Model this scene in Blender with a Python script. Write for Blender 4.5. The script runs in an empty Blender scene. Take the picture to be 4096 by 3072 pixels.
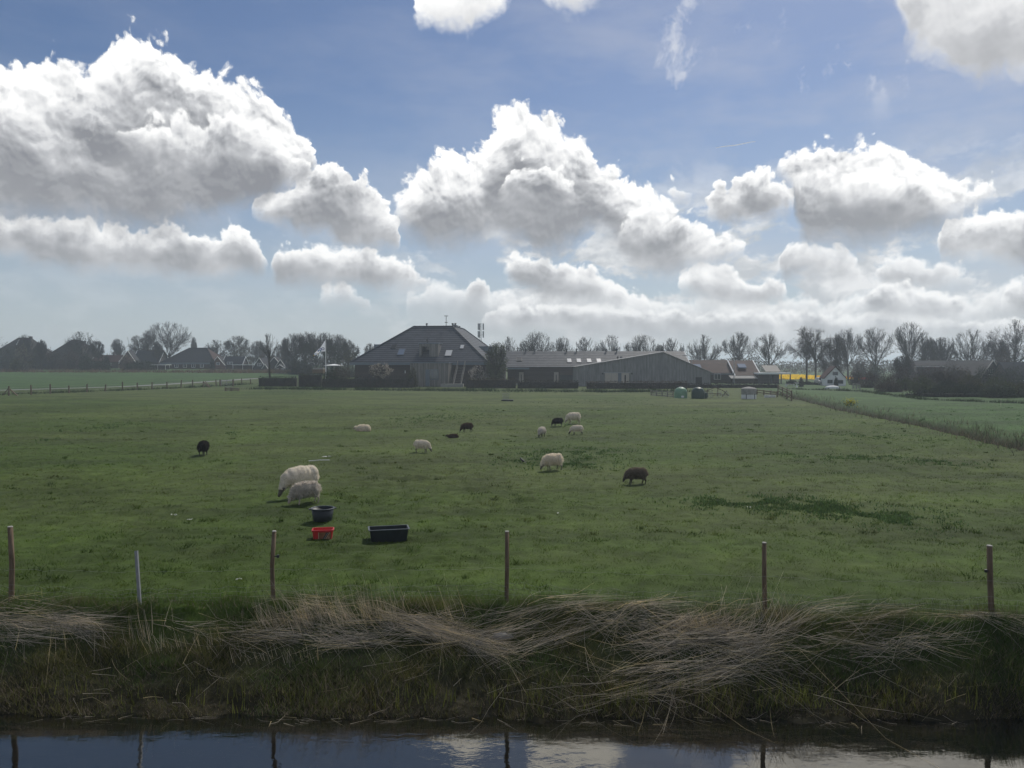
import bpy, bmesh, math, random
import numpy as np
from mathutils import Vector, Matrix
R = math.radians
scene = bpy.context.scene
COL = scene.collection
# ------------------------------------------------------------------ camera geometry
H = 4.3                       # eye height above the pasture
FPX = 769.0 * 4               # focal length in pixels of a 4096 px wide picture
PITCH = -math.atan(20 / 769.0)
cp, sp = math.cos(PITCH), math.sin(PITCH)
def ray(px, py):
    cx, cy = (px - 2048) / FPX, (1536 - py) / FPX
    return np.array([cx, cp - cy * sp, sp + cy * cp])
def at(px, py, Y):            # point at world depth Y seen in that direction
    d = ray(px, py); t = Y / d[1]
    return np.array([d[0] * t, Y, H + d[2] * t])
def gnd(px, py, z=0.0):       # point on the level z
    d = ray(px, py); t = (z - H) / d[2]
    return np.array([d[0] * t, d[1] * t, z])
KV = 4096 / 2212.0
def azel(vx, vy):
    d = ray(vx * KV, vy * KV)
    return math.degrees(math.atan2(d[0], d[1])), math.degrees(math.atan2(d[2], math.hypot(d[0], d[1])))
cam_d = bpy.data.cameras.new('camera'); cam = bpy.data.objects.new('camera', cam_d); COL.objects.link(cam)
cam.location = (0, 0, H); cam.rotation_euler = (R(90) + PITCH, 0, 0)
cam_d.sensor_width = 36; cam_d.lens = 36 * 769 / 1024; cam_d.clip_start = 0.1; cam_d.clip_end = 20000
scene.camera = cam
scene.view_settings.view_transform = 'Standard'; scene.view_settings.look = 'None'
scene.view_settings.exposure = 0; scene.view_settings.gamma = 1
scene.cycles.use_denoising = True
scene.cycles.max_bounces = 6; scene.cycles.diffuse_bounces = 3; scene.cycles.glossy_bounces = 3
scene.cycles.transparent_max_bounces = 8; scene.cycles.volume_bounces = 1
SUN_EL, SUN_AZ = 46.0, 24.0   # azimuth to the right of +Y

# ------------------------------------------------------------------ node helpers
class NT:
    def __init__(s, tree): s.t = tree; s.n = tree.nodes; s.l = tree.links
    def add(s, typ, **kw):
        n = s.n.new(typ)
        for k, v in kw.items(): setattr(n, k, v)
        return n
    def put(s, sock, v):
        if isinstance(v, bpy.types.NodeSocket): s.l.new(v, sock)
        elif v is not None:
            if sock.type == 'RGBA' and len(v) == 3: v = (*v, 1)
            sock.default_value = v
    def m(s, op, a, b=None, c=None, clamp=False):
        n = s.add('ShaderNodeMath', operation=op, use_clamp=clamp)
        for i, v in enumerate((a, b, c)):
            if v is not None: s.put(n.inputs[i], v)
        return n.outputs[0]
    def vm(s, op, a, b=None, scale=None):
        n = s.add('ShaderNodeVectorMath', operation=op)
        s.put(n.inputs[0], a)
        if b is not None: s.put(n.inputs[1], b)
        if scale is not None: s.put(n.inputs['Scale'], scale)
        return n.outputs[1] if op in ('LENGTH', 'DOT_PRODUCT', 'DISTANCE') else n.outputs[0]
    def xyz(s, x=0.0, y=0.0, z=0.0):
        n = s.add('ShaderNodeCombineXYZ')
        for i, v in enumerate((x, y, z)): s.put(n.inputs[i], v)
        return n.outputs[0]
    def sep(s, v):
        n = s.add('ShaderNodeSeparateXYZ'); s.put(n.inputs[0], v); return n.outputs
    def noise(s, vec, scale=1.0, detail=4.0, rough=0.5, dist=0.0, col=False, w=None):
        n = s.add('ShaderNodeTexNoise')
        if vec is not None: s.put(n.inputs['Vector'], vec)
        n.inputs['Scale'].default_value = scale; n.inputs['Detail'].default_value = detail
        n.inputs['Roughness'].default_value = rough; n.inputs['Distortion'].default_value = dist
        return n.outputs['Color' if col else 'Fac']
    def voro(s, vec, scale=1.0, detail=0.0, rough=0.5, feature='F1', smooth=None):
        n = s.add('ShaderNodeTexVoronoi', feature=feature)
        s.put(n.inputs['Vector'], vec); n.inputs['Scale'].default_value = scale
        n.inputs['Detail'].default_value = detail; n.inputs['Roughness'].default_value = rough
        if smooth is not None: n.inputs['Smoothness'].default_value = smooth
        return n.outputs['Distance']
    def noise2(s, vec, scale, detail, rough):
        n = s.add('ShaderNodeTexNoise', noise_dimensions='2D'); s.put(n.inputs['Vector'], vec)
        n.inputs['Scale'].default_value = scale; n.inputs['Detail'].default_value = detail
        n.inputs['Roughness'].default_value = rough; return n.outputs['Fac']
    def voro2(s, vec, scale, detail, rough):
        n = s.add('ShaderNodeTexVoronoi', voronoi_dimensions='2D'); s.put(n.inputs['Vector'], vec)
        n.inputs['Scale'].default_value = scale; n.inputs['Detail'].default_value = detail
        n.inputs['Roughness'].default_value = rough; return n.outputs['Distance']
    def mr(s, v, a, b, c=0.0, d=1.0, smooth=False):
        n = s.add('ShaderNodeMapRange', interpolation_type='SMOOTHSTEP' if smooth else 'LINEAR')
        for i, x in enumerate((v, a, b, c, d)): s.put(n.inputs[i], x)
        return n.outputs[0]
    def mix(s, f, a, b, mode='MIX'):
        n = s.add('ShaderNodeMix', data_type='RGBA', blend_type=mode, clamp_factor=True)
        s.put(n.inputs[0], f); s.put(n.inputs[6], a); s.put(n.inputs[7], b)
        return n.outputs[2]
    def curve(s, x, pts):
        n = s.add('ShaderNodeFloatCurve'); m = n.mapping; m.use_clip = False
        c = m.curves[0]
        for i, (a, b) in enumerate(pts):
            if i < 2: c.points[i].location = (a, b)
            else: c.points.new(a, b)
        for p in c.points: p.handle_type = 'VECTOR'
        m.update(); s.put(n.inputs['Value'], x); return n.outputs[0]
# ------------------------------------------------------------------ sky with cumulus, sun
world = bpy.data.worlds.new('World'); scene.world = world; world.use_nodes = True
def build_sky():
    T = NT(world.node_tree); T.n.clear()
    out = T.add('ShaderNodeOutputWorld'); bg = T.add('ShaderNodeBackground'); T.l.new(bg.outputs[0], out.inputs[0])
    STR = 0.1; bg.inputs['Strength'].default_value = STR
    sky = T.add('ShaderNodeTexSky', sky_type='NISHITA', sun_disc=False)
    sky.sun_elevation = R(SUN_EL); sky.sun_rotation = R(SUN_AZ)
    sky.altitude = 0; sky.air_density = 1.0; sky.dust_density = 0.6; sky.ozone_density = 3.0
    tc = T.add('ShaderNodeTexCoord')
    d = T.vm('NORMALIZE', tc.outputs['Generated'])
    x, y, z = T.sep(d)
    az = T.m('DEGREES', T.m('ARCTAN2', x, y)); el = T.m('DEGREES', T.m('ARCSINE', z))
    # -- warped coordinates (degrees): billows at two sizes, shrinking toward the horizon
    amp = T.mr(el, 0.0, 14.0, 0.3, 1.0)
    p = T.xyz(az, el, 0.0)
    def warp(p, scale, a, detail, rough, off):
        n1 = T.noise2(T.vm('ADD', p, (off, off * .7, 0.0)), scale, detail, rough)
        n2 = T.noise2(T.vm('ADD', p, (off + 41.3, off * .7 - 23.0, 0.0)), scale, detail, rough)
        k = T.m('MULTIPLY', amp, a)
        return T.vm('ADD', p, T.xyz(T.m('MULTIPLY', T.m('SUBTRACT', n1, 0.5), k), T.m('MULTIPLY', T.m('SUBTRACT', n2, 0.5), k), 0.0))
    p1 = warp(p, 0.22, 1.5, 1.0, 0.5, 0.0)
    p2 = warp(p1, 1.1, 0.6, 4.0, 0.66, 17.0)
    pv = T.vm('ADD', T.vm('SCALE', p1, scale=0.45), T.vm('SCALE', p2, scale=0.55))
    vl = T.voro2(pv, 0.62, 2.0, 0.55)
    lump = T.m('MULTIPLY', T.m('SUBTRACT', 0.40, vl), T.m('MULTIPLY', amp, 1.45))
    fine = T.noise2(p2, 2.4, 4.0, 0.62)
    lump = T.m('ADD', lump, T.m('MULTIPLY', T.m('SUBTRACT', fine, 0.5), T.m('MULTIPLY', amp, 1.0)))
    azw, elw, _ = T.sep(p2)
    u = T.mr(azw, -40.0, 40.0, 0.0, 1.0)
    # emboss: light from upper right on billows
    def emb(scale, off, detail, rough, src):
        q = src
        a = T.noise2(q, scale, detail, rough); b = T.noise2(T.vm('ADD', q, (off * .3, off, 0.0)), scale, detail, rough)
        return T.m('SUBTRACT', a, b)
    e1 = emb(0.38, 0.9, 2.0, 0.5, p1); e2 = emb(1.2, 0.3, 3.0, 0.55, p1)
    vl2 = T.voro2(T.vm('ADD', pv, (0.10, 0.30, 0.0)), 0.62, 2.0, 0.55)
    e3 = T.m('SUBTRACT', vl2, vl)
    e = T.m('ADD', T.m('MULTIPLY', e1, 1.5), T.m('ADD', T.m('MULTIPLY', e2, 1.1), T.m('MULTIPLY', e3, 0.95)))
    patch = T.noise2(p1, 0.27, 2.0, 0.5)
    def C(pts): return [azel(*q) for q in pts]
    layers = {}
    AZ = np.linspace(-40, 40, 161)
    def layer(clouds):
        cl = []
        for top, bot in clouds:
            t = np.array(C(top)); b = np.array(C(bot)); cl.append((t, b, max(t[0, 0], b[0, 0]), min(t[-1, 0], b[-1, 0])))
        tp, bt = [], []
        for a in AZ:
            best = None
            for t, b, a0, a1 in cl:
                dd = 0 if a0 <= a <= a1 else min(abs(a - a0), abs(a - a1))
                if best is None or dd < best[0]: best = (dd, t, b, a0, a1)
            dd, t, b, a0, a1 = best; aa = min(max(a, a0), a1)
            tt, bb = np.interp(aa, t[:, 0], t[:, 1]), np.interp(aa, b[:, 0], b[:, 1])
            if dd > 0:
                mid = (tt + bb) / 2; k = min(1, dd / 1.0)
                tt = tt * (1 - k) + (mid - 6) * k; bb = bb * (1 - k) + (mid + 6) * k
            tp.append(tt); bt.append(bb)
        f = lambda v: [((a + 40) / 80, (q + 20) / 80) for a, q in zip(AZ, v)]
        ct = T.m('MULTIPLY_ADD', T.curve(u, f(tp)), 80.0, -20.0); cb = T.m('MULTIPLY_ADD', T.curve(u, f(bt)), 80.0, -20.0)
        return ct, cb
    def shade(ct, cb, edge, soft, lo, hi, rim=3.0, k=1.0):
        dt = T.m('ADD', T.m('SUBTRACT', ct, elw), T.m('ADD', lump, T.m('MULTIPLY', amp, 0.62)))
        db = T.m('ADD', T.m('SUBTRACT', elw, cb), T.m('MULTIPLY_ADD', lump, 0.45, 0.75))
        a = T.m('MULTIPLY', T.mr(dt, -edge * .4, edge, smooth=True), T.mr(db, -soft * .35, soft, smooth=True))
        r = T.m('EXPONENT', T.m('DIVIDE', T.m('MAXIMUM', dt, 0.0), -rim))
        thick = T.m('MAXIMUM', T.m('SUBTRACT', ct, cb), 0.5)
        h = T.m('DIVIDE', T.m('SUBTRACT', el, cb), thick)
        s = T.m('MULTIPLY', r, 1.0)
        s = T.m('ADD', s, T.mr(h, 0.12, 0.9, -0.06 - (0.13 if k > 1.05 else 0), 0.24 + (0.08 if k > 1.05 else 0)))
        s = T.m('ADD', s, T.m('MULTIPLY', e, T.m('MULTIPLY', T.mr(h, 0.05, 0.7, 0.18 * k, 0.75 * k), T.m('MULTIPLY_ADD', r, 0.7, 0.45))))
        s = T.m('ADD', s, T.m('MULTIPLY', T.m('SUBTRACT', patch, 0.47), 1.05 * k))
        # thin fringe of the base lets light through
        s = T.m('ADD', s, T.mr(db, 0.0, 1.2, 0.2, 0.0))
        s = T.m('MAXIMUM', T.m('MINIMUM', T.m('MULTIPLY_ADD', s, 1.0, 0.01), 1.0), T.m('ADD', T.mr(patch, 0.3, 0.7, 0.0, 0.13), T.mr(e, -0.2, 0.3, -0.02, 0.06)))
        return a, s
    # thin high veil
    base = sky.outputs[0]
    base = T.mix(T.mr(el, 0.0, 30.0, 1.0, 0.0), base, base)
    veil = T.noise2(T.vm('MULTIPLY', p, (0.05, 0.16, 1.0)), 1.6, 4.0, 0.6)
    hz = T.m('POWER', T.mr(el, -2.0, 20.0, 1.0, 0.0), 1.5)
    hzc = (5.2, 5.8, 6.2)
    base = T.mix(1.0, base, SKY_TINT, 'MULTIPLY')
    col = T.mix(T.m('MULTIPLY', hz, 0.96), base, hzc)
    right = T.mr(az, -20.0, 30.0, 0.25, 1.0, smooth=True)
    col = T.mix(T.m('MULTIPLY', T.mr(veil, 0.42, 0.75, 0.0, 0.38), right), col, (6.0, 6.1, 6.6))
    # stray cumulus over the rest of the sky (not in the picture, but it lights the place)
    q = T.vm('DIVIDE', d, T.xyz(*(T.m('MAXIMUM', T.m('ABSOLUTE', z), 0.12),) * 3))
    g = T.noise(q, 1.1, 4.0, 0.58)
    outf = T.m('MAXIMUM', T.mr(el, 30.0, 37.0, smooth=True), T.mr(T.m('ABSOLUTE', az), 38.0, 46.0, smooth=True))
    outf = T.m('MULTIPLY', outf, T.mr(el, 0.0, 3.0))
    col = T.mix(T.m('MULTIPLY', T.mr(g, 0.5, 0.6, smooth=True), outf), col, T.mix(T.mr(g, 0.5, 0.72), (8.8, 8.8, 8.8), (4.5, 4.6, 4.9)))
    pw = T.vm('MULTIPLY', p2, (1.0, 2.1, 1.0)); thin = T.noise2(T.vm('ADD', pw, (7.0, 3.0, 0.0)), 0.16, 5.0, 0.62)
    low = T.m('MULTIPLY', T.mr(el, 0.5, 4.0, 0.5, 1.0), T.mr(el, 8.0, 16.0, 1.0, 0.0, smooth=True)); low = T.m('MULTIPLY', low, T.mr(az, -14.0, 4.0, 0.12, 1.0, smooth=True))
    tsh = T.noise2(pw, 0.4, 3.0, 0.55)
    col = T.mix(T.m('MULTIPLY', T.mr(thin, 0.43, 0.58, 0.0, 0.95, smooth=True), low), col, T.mix(T.mr(tsh, 0.35, 0.65), (5.6, 5.9, 6.2), (8.6, 8.7, 8.8)))
    wsp = T.noise2(T.vm('MULTIPLY', p2, (0.9, 0.7, 1.0)), 0.21, 5.0, 0.65); hi = T.m('MULTIPLY', T.mr(el, 15.0, 20.0, smooth=True), T.mr(az, 4.0, 12.0, smooth=True))
    col = T.mix(T.m('MULTIPLY', T.mr(wsp, 0.58, 0.74, 0.0, 0.55, smooth=True), hi), col, (8.5, 8.6, 8.9))
    LO = (2.75, 2.85, 3.1); MID = (6.6, 6.7, 6.9); HI = (10.9, 10.9, 10.8)
    def comp(col, a, s, alpha=1.0, fade=None):
        c = T.mix(T.mr(s, 0.0, 0.5), LO, MID); c = T.mix(T.mr(s, 0.42, 1.0), c, HI)
        f = T.mr(el, 0.0, 12.0, 0.4, 0.0)
        c = T.mix(f, c, (7.8, 8.05, 8.2))
        if alpha != 1.0: a = T.m('MULTIPLY', a, alpha)
        if fade is not None: a = T.m('MULTIPLY', a, fade)
        return T.mix(a, col, c)
    for cl, prm in CLOUDS:
        a, s = shade(*layer(cl), *prm[:4], *prm[4:6])
        col = comp(col, a, s, prm[6] if len(prm) > 6 else 1.0)
    T.l.new(col, bg.inputs['Color'])
SKY_TINT = (0.60, 0.63, 0.70)
CLOUDS = [
 # far bank along the horizon
 ([([(880,640),(940,610),(990,622),(1030,590),(1060,625),(1120,640),(1200,620),(1300,615),(1380,632),(1470,640),(1560,640),(1640,652),(1720,640),(1790,655),(1850,640),(1900,605),(1960,612),(2030,615),(2080,645),(2130,640),(2180,605),(2260,610)],
    [(880,668),(1000,700),(1100,735),(1300,745),(1500,752),(1700,752),(1900,752),(2260,752)])], (0.5, 3.2, 0, 0, 1.1, 0.5, 0.8)),
 ([([(685,628),(720,620),(760,624),(800,640)], [(685,640),(740,648),(800,650)]),
   ([(1000,610),(1030,588),(1062,620)], [(1000,628),(1030,632),(1062,632)]),
   ([(1690,530),(1735,528),(1770,546),(1815,535),(1855,570)], [(1690,590),(1770,592),(1855,602)]),
   ([(1890,580),(1925,545),(1990,560),(2050,575),(2105,588)], [(1890,606),(1990,610),(2105,600)])], (0.4, 1.2, 0, 0, 0.9, 0.5, 0.9)),
 ([([(1040,668),(1100,655),(1150,662),(1210,650),(1270,664),(1330,660),(1400,672),(1460,664),(1530,676),(1600,668),(1680,676),(1750,664),(1820,680),(1900,672),(1990,684),(2060,676),(2140,690),(2260,680)],
    [(1040,690),(1200,700),(1400,705),(1600,705),(1800,712),(2000,715),(2260,716)])], (0.35, 1.0, 0, 0, 0.9, 1.2, 0.8)),
 ([([(1850,650),(1885,622),(1940,606),(2000,616),(2045,626),(2088,656)], [(1850,660),(1920,676),(2000,680),(2088,666)]),
   ([(2165,640),(2190,606),(2260,606)], [(2165,650),(2200,660),(2260,660)])], (0.35, 1.0, 0, 0, 1.0, 1.2, 0.95)),
 # second row
 ([([(-120,440),(0,462),(100,462),(170,468),(250,482),(340,494),(370,476),(400,500),(440,512),(470,492),(495,470),(530,490),(560,520),(578,552)],
    [(-120,520),(0,535),(80,556),(200,572),(300,574),(400,582),(470,582),(560,576),(578,562)]),
   ([(588,545),(620,528),(700,532),(760,528),(800,540),(860,552),(900,578),(940,602)], [(588,596),(650,602),(720,610),(800,612),(860,608),(940,616)]),
   ([(1085,560),(1100,545),(1150,556),(1220,560),(1270,576),(1310,600),(1350,622),(1410,642)], [(1085,585),(1120,612),(1180,634),(1300,646),(1410,655)]),
   ([(1470,606),(1490,580),(1520,570),(1570,568),(1600,590),(1620,612),(1660,600),(1700,612),(1708,628)], [(1470,616),(1530,640),(1580,652),(1650,648),(1708,640)])], (0.35, 1.1, 0, 0, 0.9, 0.9)),
 # small ones behind the big clouds
 ([([(545,425),(590,400),(640,380),(690,352),(720,350),(760,366),(800,386),(825,420),(838,455),(856,482),(864,515)],
    [(545,440),(600,480),(650,492),(700,492),(740,515),(800,524),(864,532)]),
   ([(1440,402),(1468,386),(1500,402)], [(1440,408),(1468,412),(1500,408)]),
   ([(1515,435),(1545,380),(1565,400),(1600,370),(1630,358),(1660,376),(1700,405),(1714,424)], [(1515,455),(1550,476),(1600,470),(1650,466),(1714,440)]),
   ([(2030,490),(2080,456),(2120,440),(2212,445),(2330,420)], [(2030,545),(2120,552),(2212,562),(2330,560)])], (0.3, 1.0, 0, 0, 1.2, 1.0)),
 # the big cumulus
 ([([(-160,130),(0,145),(50,152),(85,138),(128,98),(150,128),(200,155),(218,118),(224,88),(255,64),(290,60),(330,70),(370,88),(388,122),(450,150),(520,172),(578,198),(612,238),(626,252),(640,275),(662,290),(676,320),(680,350)],
    [(-160,455),(0,470),(100,474),(200,482),(300,488),(380,482),(470,470),(500,444),(560,428),(620,405),(680,365)]),
   ([(842,440),(880,392),(900,370),(922,346),(962,340),(986,312),(1002,332),(1048,320),(1060,262),(1082,226),(1112,223),(1142,236),(1166,250),(1190,242),(1212,270),(1240,282),(1276,312),(1300,342),(1342,372),(1400,412),(1440,432),(1462,460),(1500,482),(1540,500),(1590,512),(1616,526)],
    [(842,466),(880,500),(920,522),(970,530),(1010,520),(1060,498),(1110,520),(1150,542),(1200,538),(1260,505),(1300,492),(1340,524),(1360,552),(1400,576),(1450,582),(1500,576),(1560,562),(1616,536)]),
   ([(1680,356),(1700,336),(1750,330),(1790,312),(1830,300),(1870,308),(1920,315),(1970,336),(2010,366),(2038,392),(2092,412),(2130,388),(2154,405)],
    [(1680,372),(1716,430),(1735,520),(1800,524),(1880,516),(2000,502),(2060,474),(2154,414)])], (0.42, 1.7, 0, 0, 2.3, 1.1)),
 # nearer puffs in front of the big cumulus
 ([([(255,262),(300,250),(350,262),(400,252),(450,258),(500,240),(560,262),(610,290),(650,330),(672,362)], [(255,300),(300,330),(360,350),(430,385),(500,398),(560,402),(620,398),(672,372)]),
   ([(1086,392),(1110,366),(1150,360),(1180,354),(1215,370),(1240,402)], [(1086,420),(1120,448),(1170,452),(1215,448),(1240,414)]),
   ([(1340,470),(1380,448),(1430,446),(1480,470),(1530,500),(1590,515),(1608,528)], [(1340,520),(1370,552),(1430,572),(1480,566),(1540,556),(1608,536)]),
   ([(1790,388),(1830,380),(1880,372),(1930,380),(1990,400),(2040,420),(2080,440)], [(1790,410),(1840,440),(1900,456),(1980,462),(2080,452)])], (0.5, 2.2, 0, 0, 1.5, 1.0, 0.95)),
 # overhead pieces
 ([([(890,18),(915,-30),(960,-80),(1030,-90),(1080,-50),(1105,-15)], [(890,24),(930,40),(975,50),(1020,66),(1060,36),(1105,-8)]),
   ([(1140,-95),(1180,-130),(1250,-150),(1320,-125),(1360,-95)], [(1140,-90),(1170,-20),(1200,12),(1255,16),(1285,-20),(1320,-60),(1360,-90)]),
   ([(1590,-125),(1640,-175),(1700,-220),(1960,-240),(2100,-260),(2330,-260)], [(1590,-118),(1640,-85),(1700,-60),(1850,-50),(1925,-45),(1958,70),(1990,100),(2060,140),(2120,160),(2212,155),(2330,165)])], (0.45, 1.2, 0, 0, 9.0, 0.45)),
]
build_sky()
sl = bpy.data.lights.new('sun', 'SUN'); so = bpy.data.objects.new('sun', sl); COL.objects.link(so)
sl.energy = 3.0; sl.angle = R(2.0); sl.color = (1.0, 0.95, 0.87)
sd = Vector((math.sin(R(SUN_AZ)) * math.cos(R(SUN_EL)), math.cos(R(SUN_AZ)) * math.cos(R(SUN_EL)), math.sin(R(SUN_EL))))
so.rotation_euler = sd.to_track_quat('Z', 'Y').to_euler(); so.location = (20, 60, 80)
# ------------------------------------------------------------------ mesh and object helpers
rng = np.random.default_rng(7); random.seed(7)
def tag(o, label=None, cat=None, group=None, kind=None):
    if label: o['label'] = label
    if cat: o['category'] = cat
    if group: o['group'] = group
    if kind: o['kind'] = kind
    return o
def np_mesh(name, V, F, mat=None, parent=None, smooth=False, col=None, fmat=None):
    """V (n,3); F: one (m,k) index array or a list of such; col: per-vertex colour."""
    V = np.asarray(V, dtype=np.float32)
    Fs = [np.asarray(f) for f in (F if isinstance(F, list) else [F]) if len(f)]
    me = bpy.data.meshes.new(name)
    me.vertices.add(len(V)); me.vertices.foreach_set('co', V.ravel())
    tot = np.concatenate([np.full(len(f), f.shape[1]) for f in Fs]); li = np.concatenate([f.ravel() for f in Fs])
    me.loops.add(len(li)); me.loops.foreach_set('vertex_index', li.astype(np.int32))
    me.polygons.add(len(tot)); me.polygons.foreach_set('loop_start', np.concatenate([[0], np.cumsum(tot)[:-1]]).astype(np.int32))
    try: me.polygons.foreach_set('loop_total', tot.astype(np.int32))
    except Exception: pass
    for m in (mat if isinstance(mat, (list, tuple)) else [mat]):
        if m: me.materials.append(m)
    if fmat is not None: me.polygons.foreach_set('material_index', np.asarray(fmat, dtype=np.int32))
    me.update(calc_edges=True)
    me.polygons.foreach_set('use_smooth', np.full(len(tot), bool(smooth)))
    if col is not None:
        a = me.color_attributes.new('tint', 'FLOAT_COLOR', 'POINT')
        c = np.ones((len(V), 4), dtype=np.float32); c[:, :3] = col; a.data.foreach_set('color', c.ravel())
    me.validate(clean_customdata=False)
    o = bpy.data.objects.new(name, me); COL.objects.link(o)
    if parent is not None: o.parent = parent
    return o
def empty(name, loc=(0, 0, 0), rz=0.0):
    o = bpy.data.objects.new(name, None); COL.objects.link(o); o.location = loc; o.rotation_euler = (0, 0, rz)
    o.empty_display_size = 0.3
    return o
def copy_tree(o, parent=None):
    c = o.copy(); COL.objects.link(c)
    if parent is not None: c.parent = parent; c.matrix_parent_inverse = o.matrix_parent_inverse
    for ch in [x for x in scene.objects if x.parent == o]: copy_tree(ch, c)
    return c
class MB:
    """collects boxes, prisms, bars and tubes and links them as ONE mesh object"""
    def __init__(s): s.v = []; s.f = []
    def raw(s, v, f):
        b = len(s.v); s.v += [tuple(p) for p in v]; s.f += [tuple(i + b for i in q) for q in f]; return s
    def box(s, x0, x1, y0, y1, z0, z1):
        v = [(x, y, z) for z in (z0, z1) for y in (y0, y1) for x in (x0, x1)]
        return s.raw(v, [(0, 2, 3, 1), (4, 5, 7, 6), (0, 1, 5, 4), (2, 6, 7, 3), (0, 4, 6, 2), (1, 3, 7, 5)])
    def bar(s, a, b, w, h=None, up=(0, 0, 1)):
        a, b = Vector(a), Vector(b); d = (b - a).normalized(); h = h or w
        u = d.cross(Vector(up));
        if u.length < 1e-4: u = d.cross(Vector((1, 0, 0)))
        u.normalize(); n = u.cross(d); u = u * w / 2; n = n * h / 2
        v = [p + i * u + j * n for p in (a, b) for i, j in ((-1, -1), (1, -1), (1, 1), (-1, 1))]
        return s.raw(v, [(0, 1, 2, 3), (7, 6, 5, 4), (0, 4, 5, 1), (1, 5, 6, 2), (2, 6, 7, 3), (3, 7, 4, 0)])
    def tube(s, pts, r, n=8, cap=True):
        pts = [Vector(p) for p in pts]; rs = r if isinstance(r, (list, tuple)) else [r] * len(pts)
        v, f = [], []; ref = None
        for i, p in enumerate(pts):
            d = (pts[min(i + 1, len(pts) - 1)] - pts[max(i - 1, 0)]).normalized()
            if ref is None: ref = d.orthogonal().normalized()
            u = (ref - d * ref.dot(d)).normalized(); ref = u; w = d.cross(u)
            for k in range(n):
                t = 2 * math.pi * k / n; v.append(p + (u * math.cos(t) + w * math.sin(t)) * rs[i])
        for i in range(len(pts) - 1):
            for k in range(n): f.append((i * n + k, i * n + (k + 1) % n, (i + 1) * n + (k + 1) % n, (i + 1) * n + k))
        if cap: f.append(tuple(range(n - 1, -1, -1))); f.append(tuple((len(pts) - 1) * n + k for k in range(n)))
        return s.raw(v, f)
    def lathe(s, prof, n=24, c=(0, 0, 0), sx=1.0, sy=1.0):
        v, f = [], []
        for r, z in prof:
            for k in range(n):
                t = 2 * math.pi * k / n; v.append((c[0] + r * math.cos(t) * sx, c[1] + r * math.sin(t) * sy, c[2] + z))
        for i in range(len(prof) - 1):
            for k in range(n): f.append((i * n + k, i * n + (k + 1) % n, (i + 1) * n + (k + 1) % n, (i + 1) * n + k))
        return s.raw(v, f)
    def prism(s, poly, y0, y1):            # polygon in x,z extruded along y
        n = len(poly); v = [(x, y0, z) for x, z in poly] + [(x, y1, z) for x, z in poly]
        f = [tuple(range(n)), tuple(range(2 * n - 1, n - 1, -1))] + [(i, i + n, (i + 1) % n + n, (i + 1) % n) for i in range(n)]
        return s.raw(v, f)
    def build(s, name, mat, parent=None, smooth=False, bevel=0):
        me = bpy.data.meshes.new(name); me.from_pydata(s.v, [], s.f)
        bm = bmesh.new(); bm.from_mesh(me); bmesh.ops.recalc_face_normals(bm, faces=bm.faces)
        if bevel: bmesh.ops.bevel(bm, geom=list(bm.edges), offset=bevel, segments=2, affect='EDGES', clamp_overlap=True)
        bm.to_mesh(me); bm.free()
        if mat: me.materials.append(mat)
        me.polygons.foreach_set('use_smooth', [smooth] * len(me.polygons))
        o = bpy.data.objects.new(name, me); COL.objects.link(o)
        if parent is not None: o.parent = parent
        return o
# ------------------------------------------------------------------ numpy noise
_perm = np.random.default_rng(3).permutation(512).astype(np.int64)
_perm = np.concatenate([_perm, _perm, _perm])
_gr = np.random.default_rng(4).uniform(0, 2 * np.pi, 512); _gx, _gy = np.cos(_gr), np.sin(_gr)
def perlin(x, y):
    xi = np.floor(x).astype(np.int64); yi = np.floor(y).astype(np.int64); fx, fy = x - xi, y - yi
    u, v = fx**3 * (fx * (fx * 6 - 15) + 10), fy**3 * (fy * (fy * 6 - 15) + 10)
    def g(i, j):
        h = _perm[(_perm[(xi + i) & 511] + yi + j) & 511]; return _gx[h] * (fx - i) + _gy[h] * (fy - j)
    a = g(0, 0) * (1 - u) + g(1, 0) * u; b = g(0, 1) * (1 - u) + g(1, 1) * u
    return (a * (1 - v) + b * v) * 1.5
def fbm(x, y, oct=4, gain=0.5):
    s = 0.0; a = 1.0
    for i in range(oct): s = s + a * perlin(x * 2**i + i * 37.7, y * 2**i - i * 11.3); a *= gain
    return s
def sstep(a, b, x): t = np.clip((x - a) / (b - a), 0, 1); return t * t * (3 - 2 * t)
# ------------------------------------------------------------------ materials
def new_mat(name):
    m = bpy.data.materials.new(name); m.use_nodes = True; T = NT(m.node_tree); T.n.clear()
    return m, T, T.add('ShaderNodeOutputMaterial')
def basic(name, c, rough=0.75, var=0.2, scale=3.0, spec=0.3, metal=0.0, bump=0.0, c2=None, stretch=(1, 1, 1), detail=5.0):
    m, T, out = new_mat(name); p = T.add('ShaderNodeBsdfPrincipled')
    co = T.add('ShaderNodeTexCoord').outputs['Object']
    n = T.noise(T.vm('MULTIPLY', co, stretch), scale, detail, 0.6)
    c2 = c2 or tuple(x * (1 - var) for x in c); hi = tuple(min(1, x * (1 + var)) for x in c)
    T.put(p.inputs['Base Color'], T.mix(T.mr(n, 0.3, 0.7), c2, hi))
    p.inputs['Roughness'].default_value = rough; p.inputs['Specular IOR Level'].default_value = spec; p.inputs['Metallic'].default_value = metal
    if bump:
        b = T.add('ShaderNodeBump'); b.inputs['Strength'].default_value = bump; b.inputs['Distance'].default_value = 0.02
        T.put(b.inputs['Height'], n); T.l.new(b.outputs[0], p.inputs['Normal'])
    T.l.new(p.outputs[0], out.inputs[0]); return m
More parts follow.
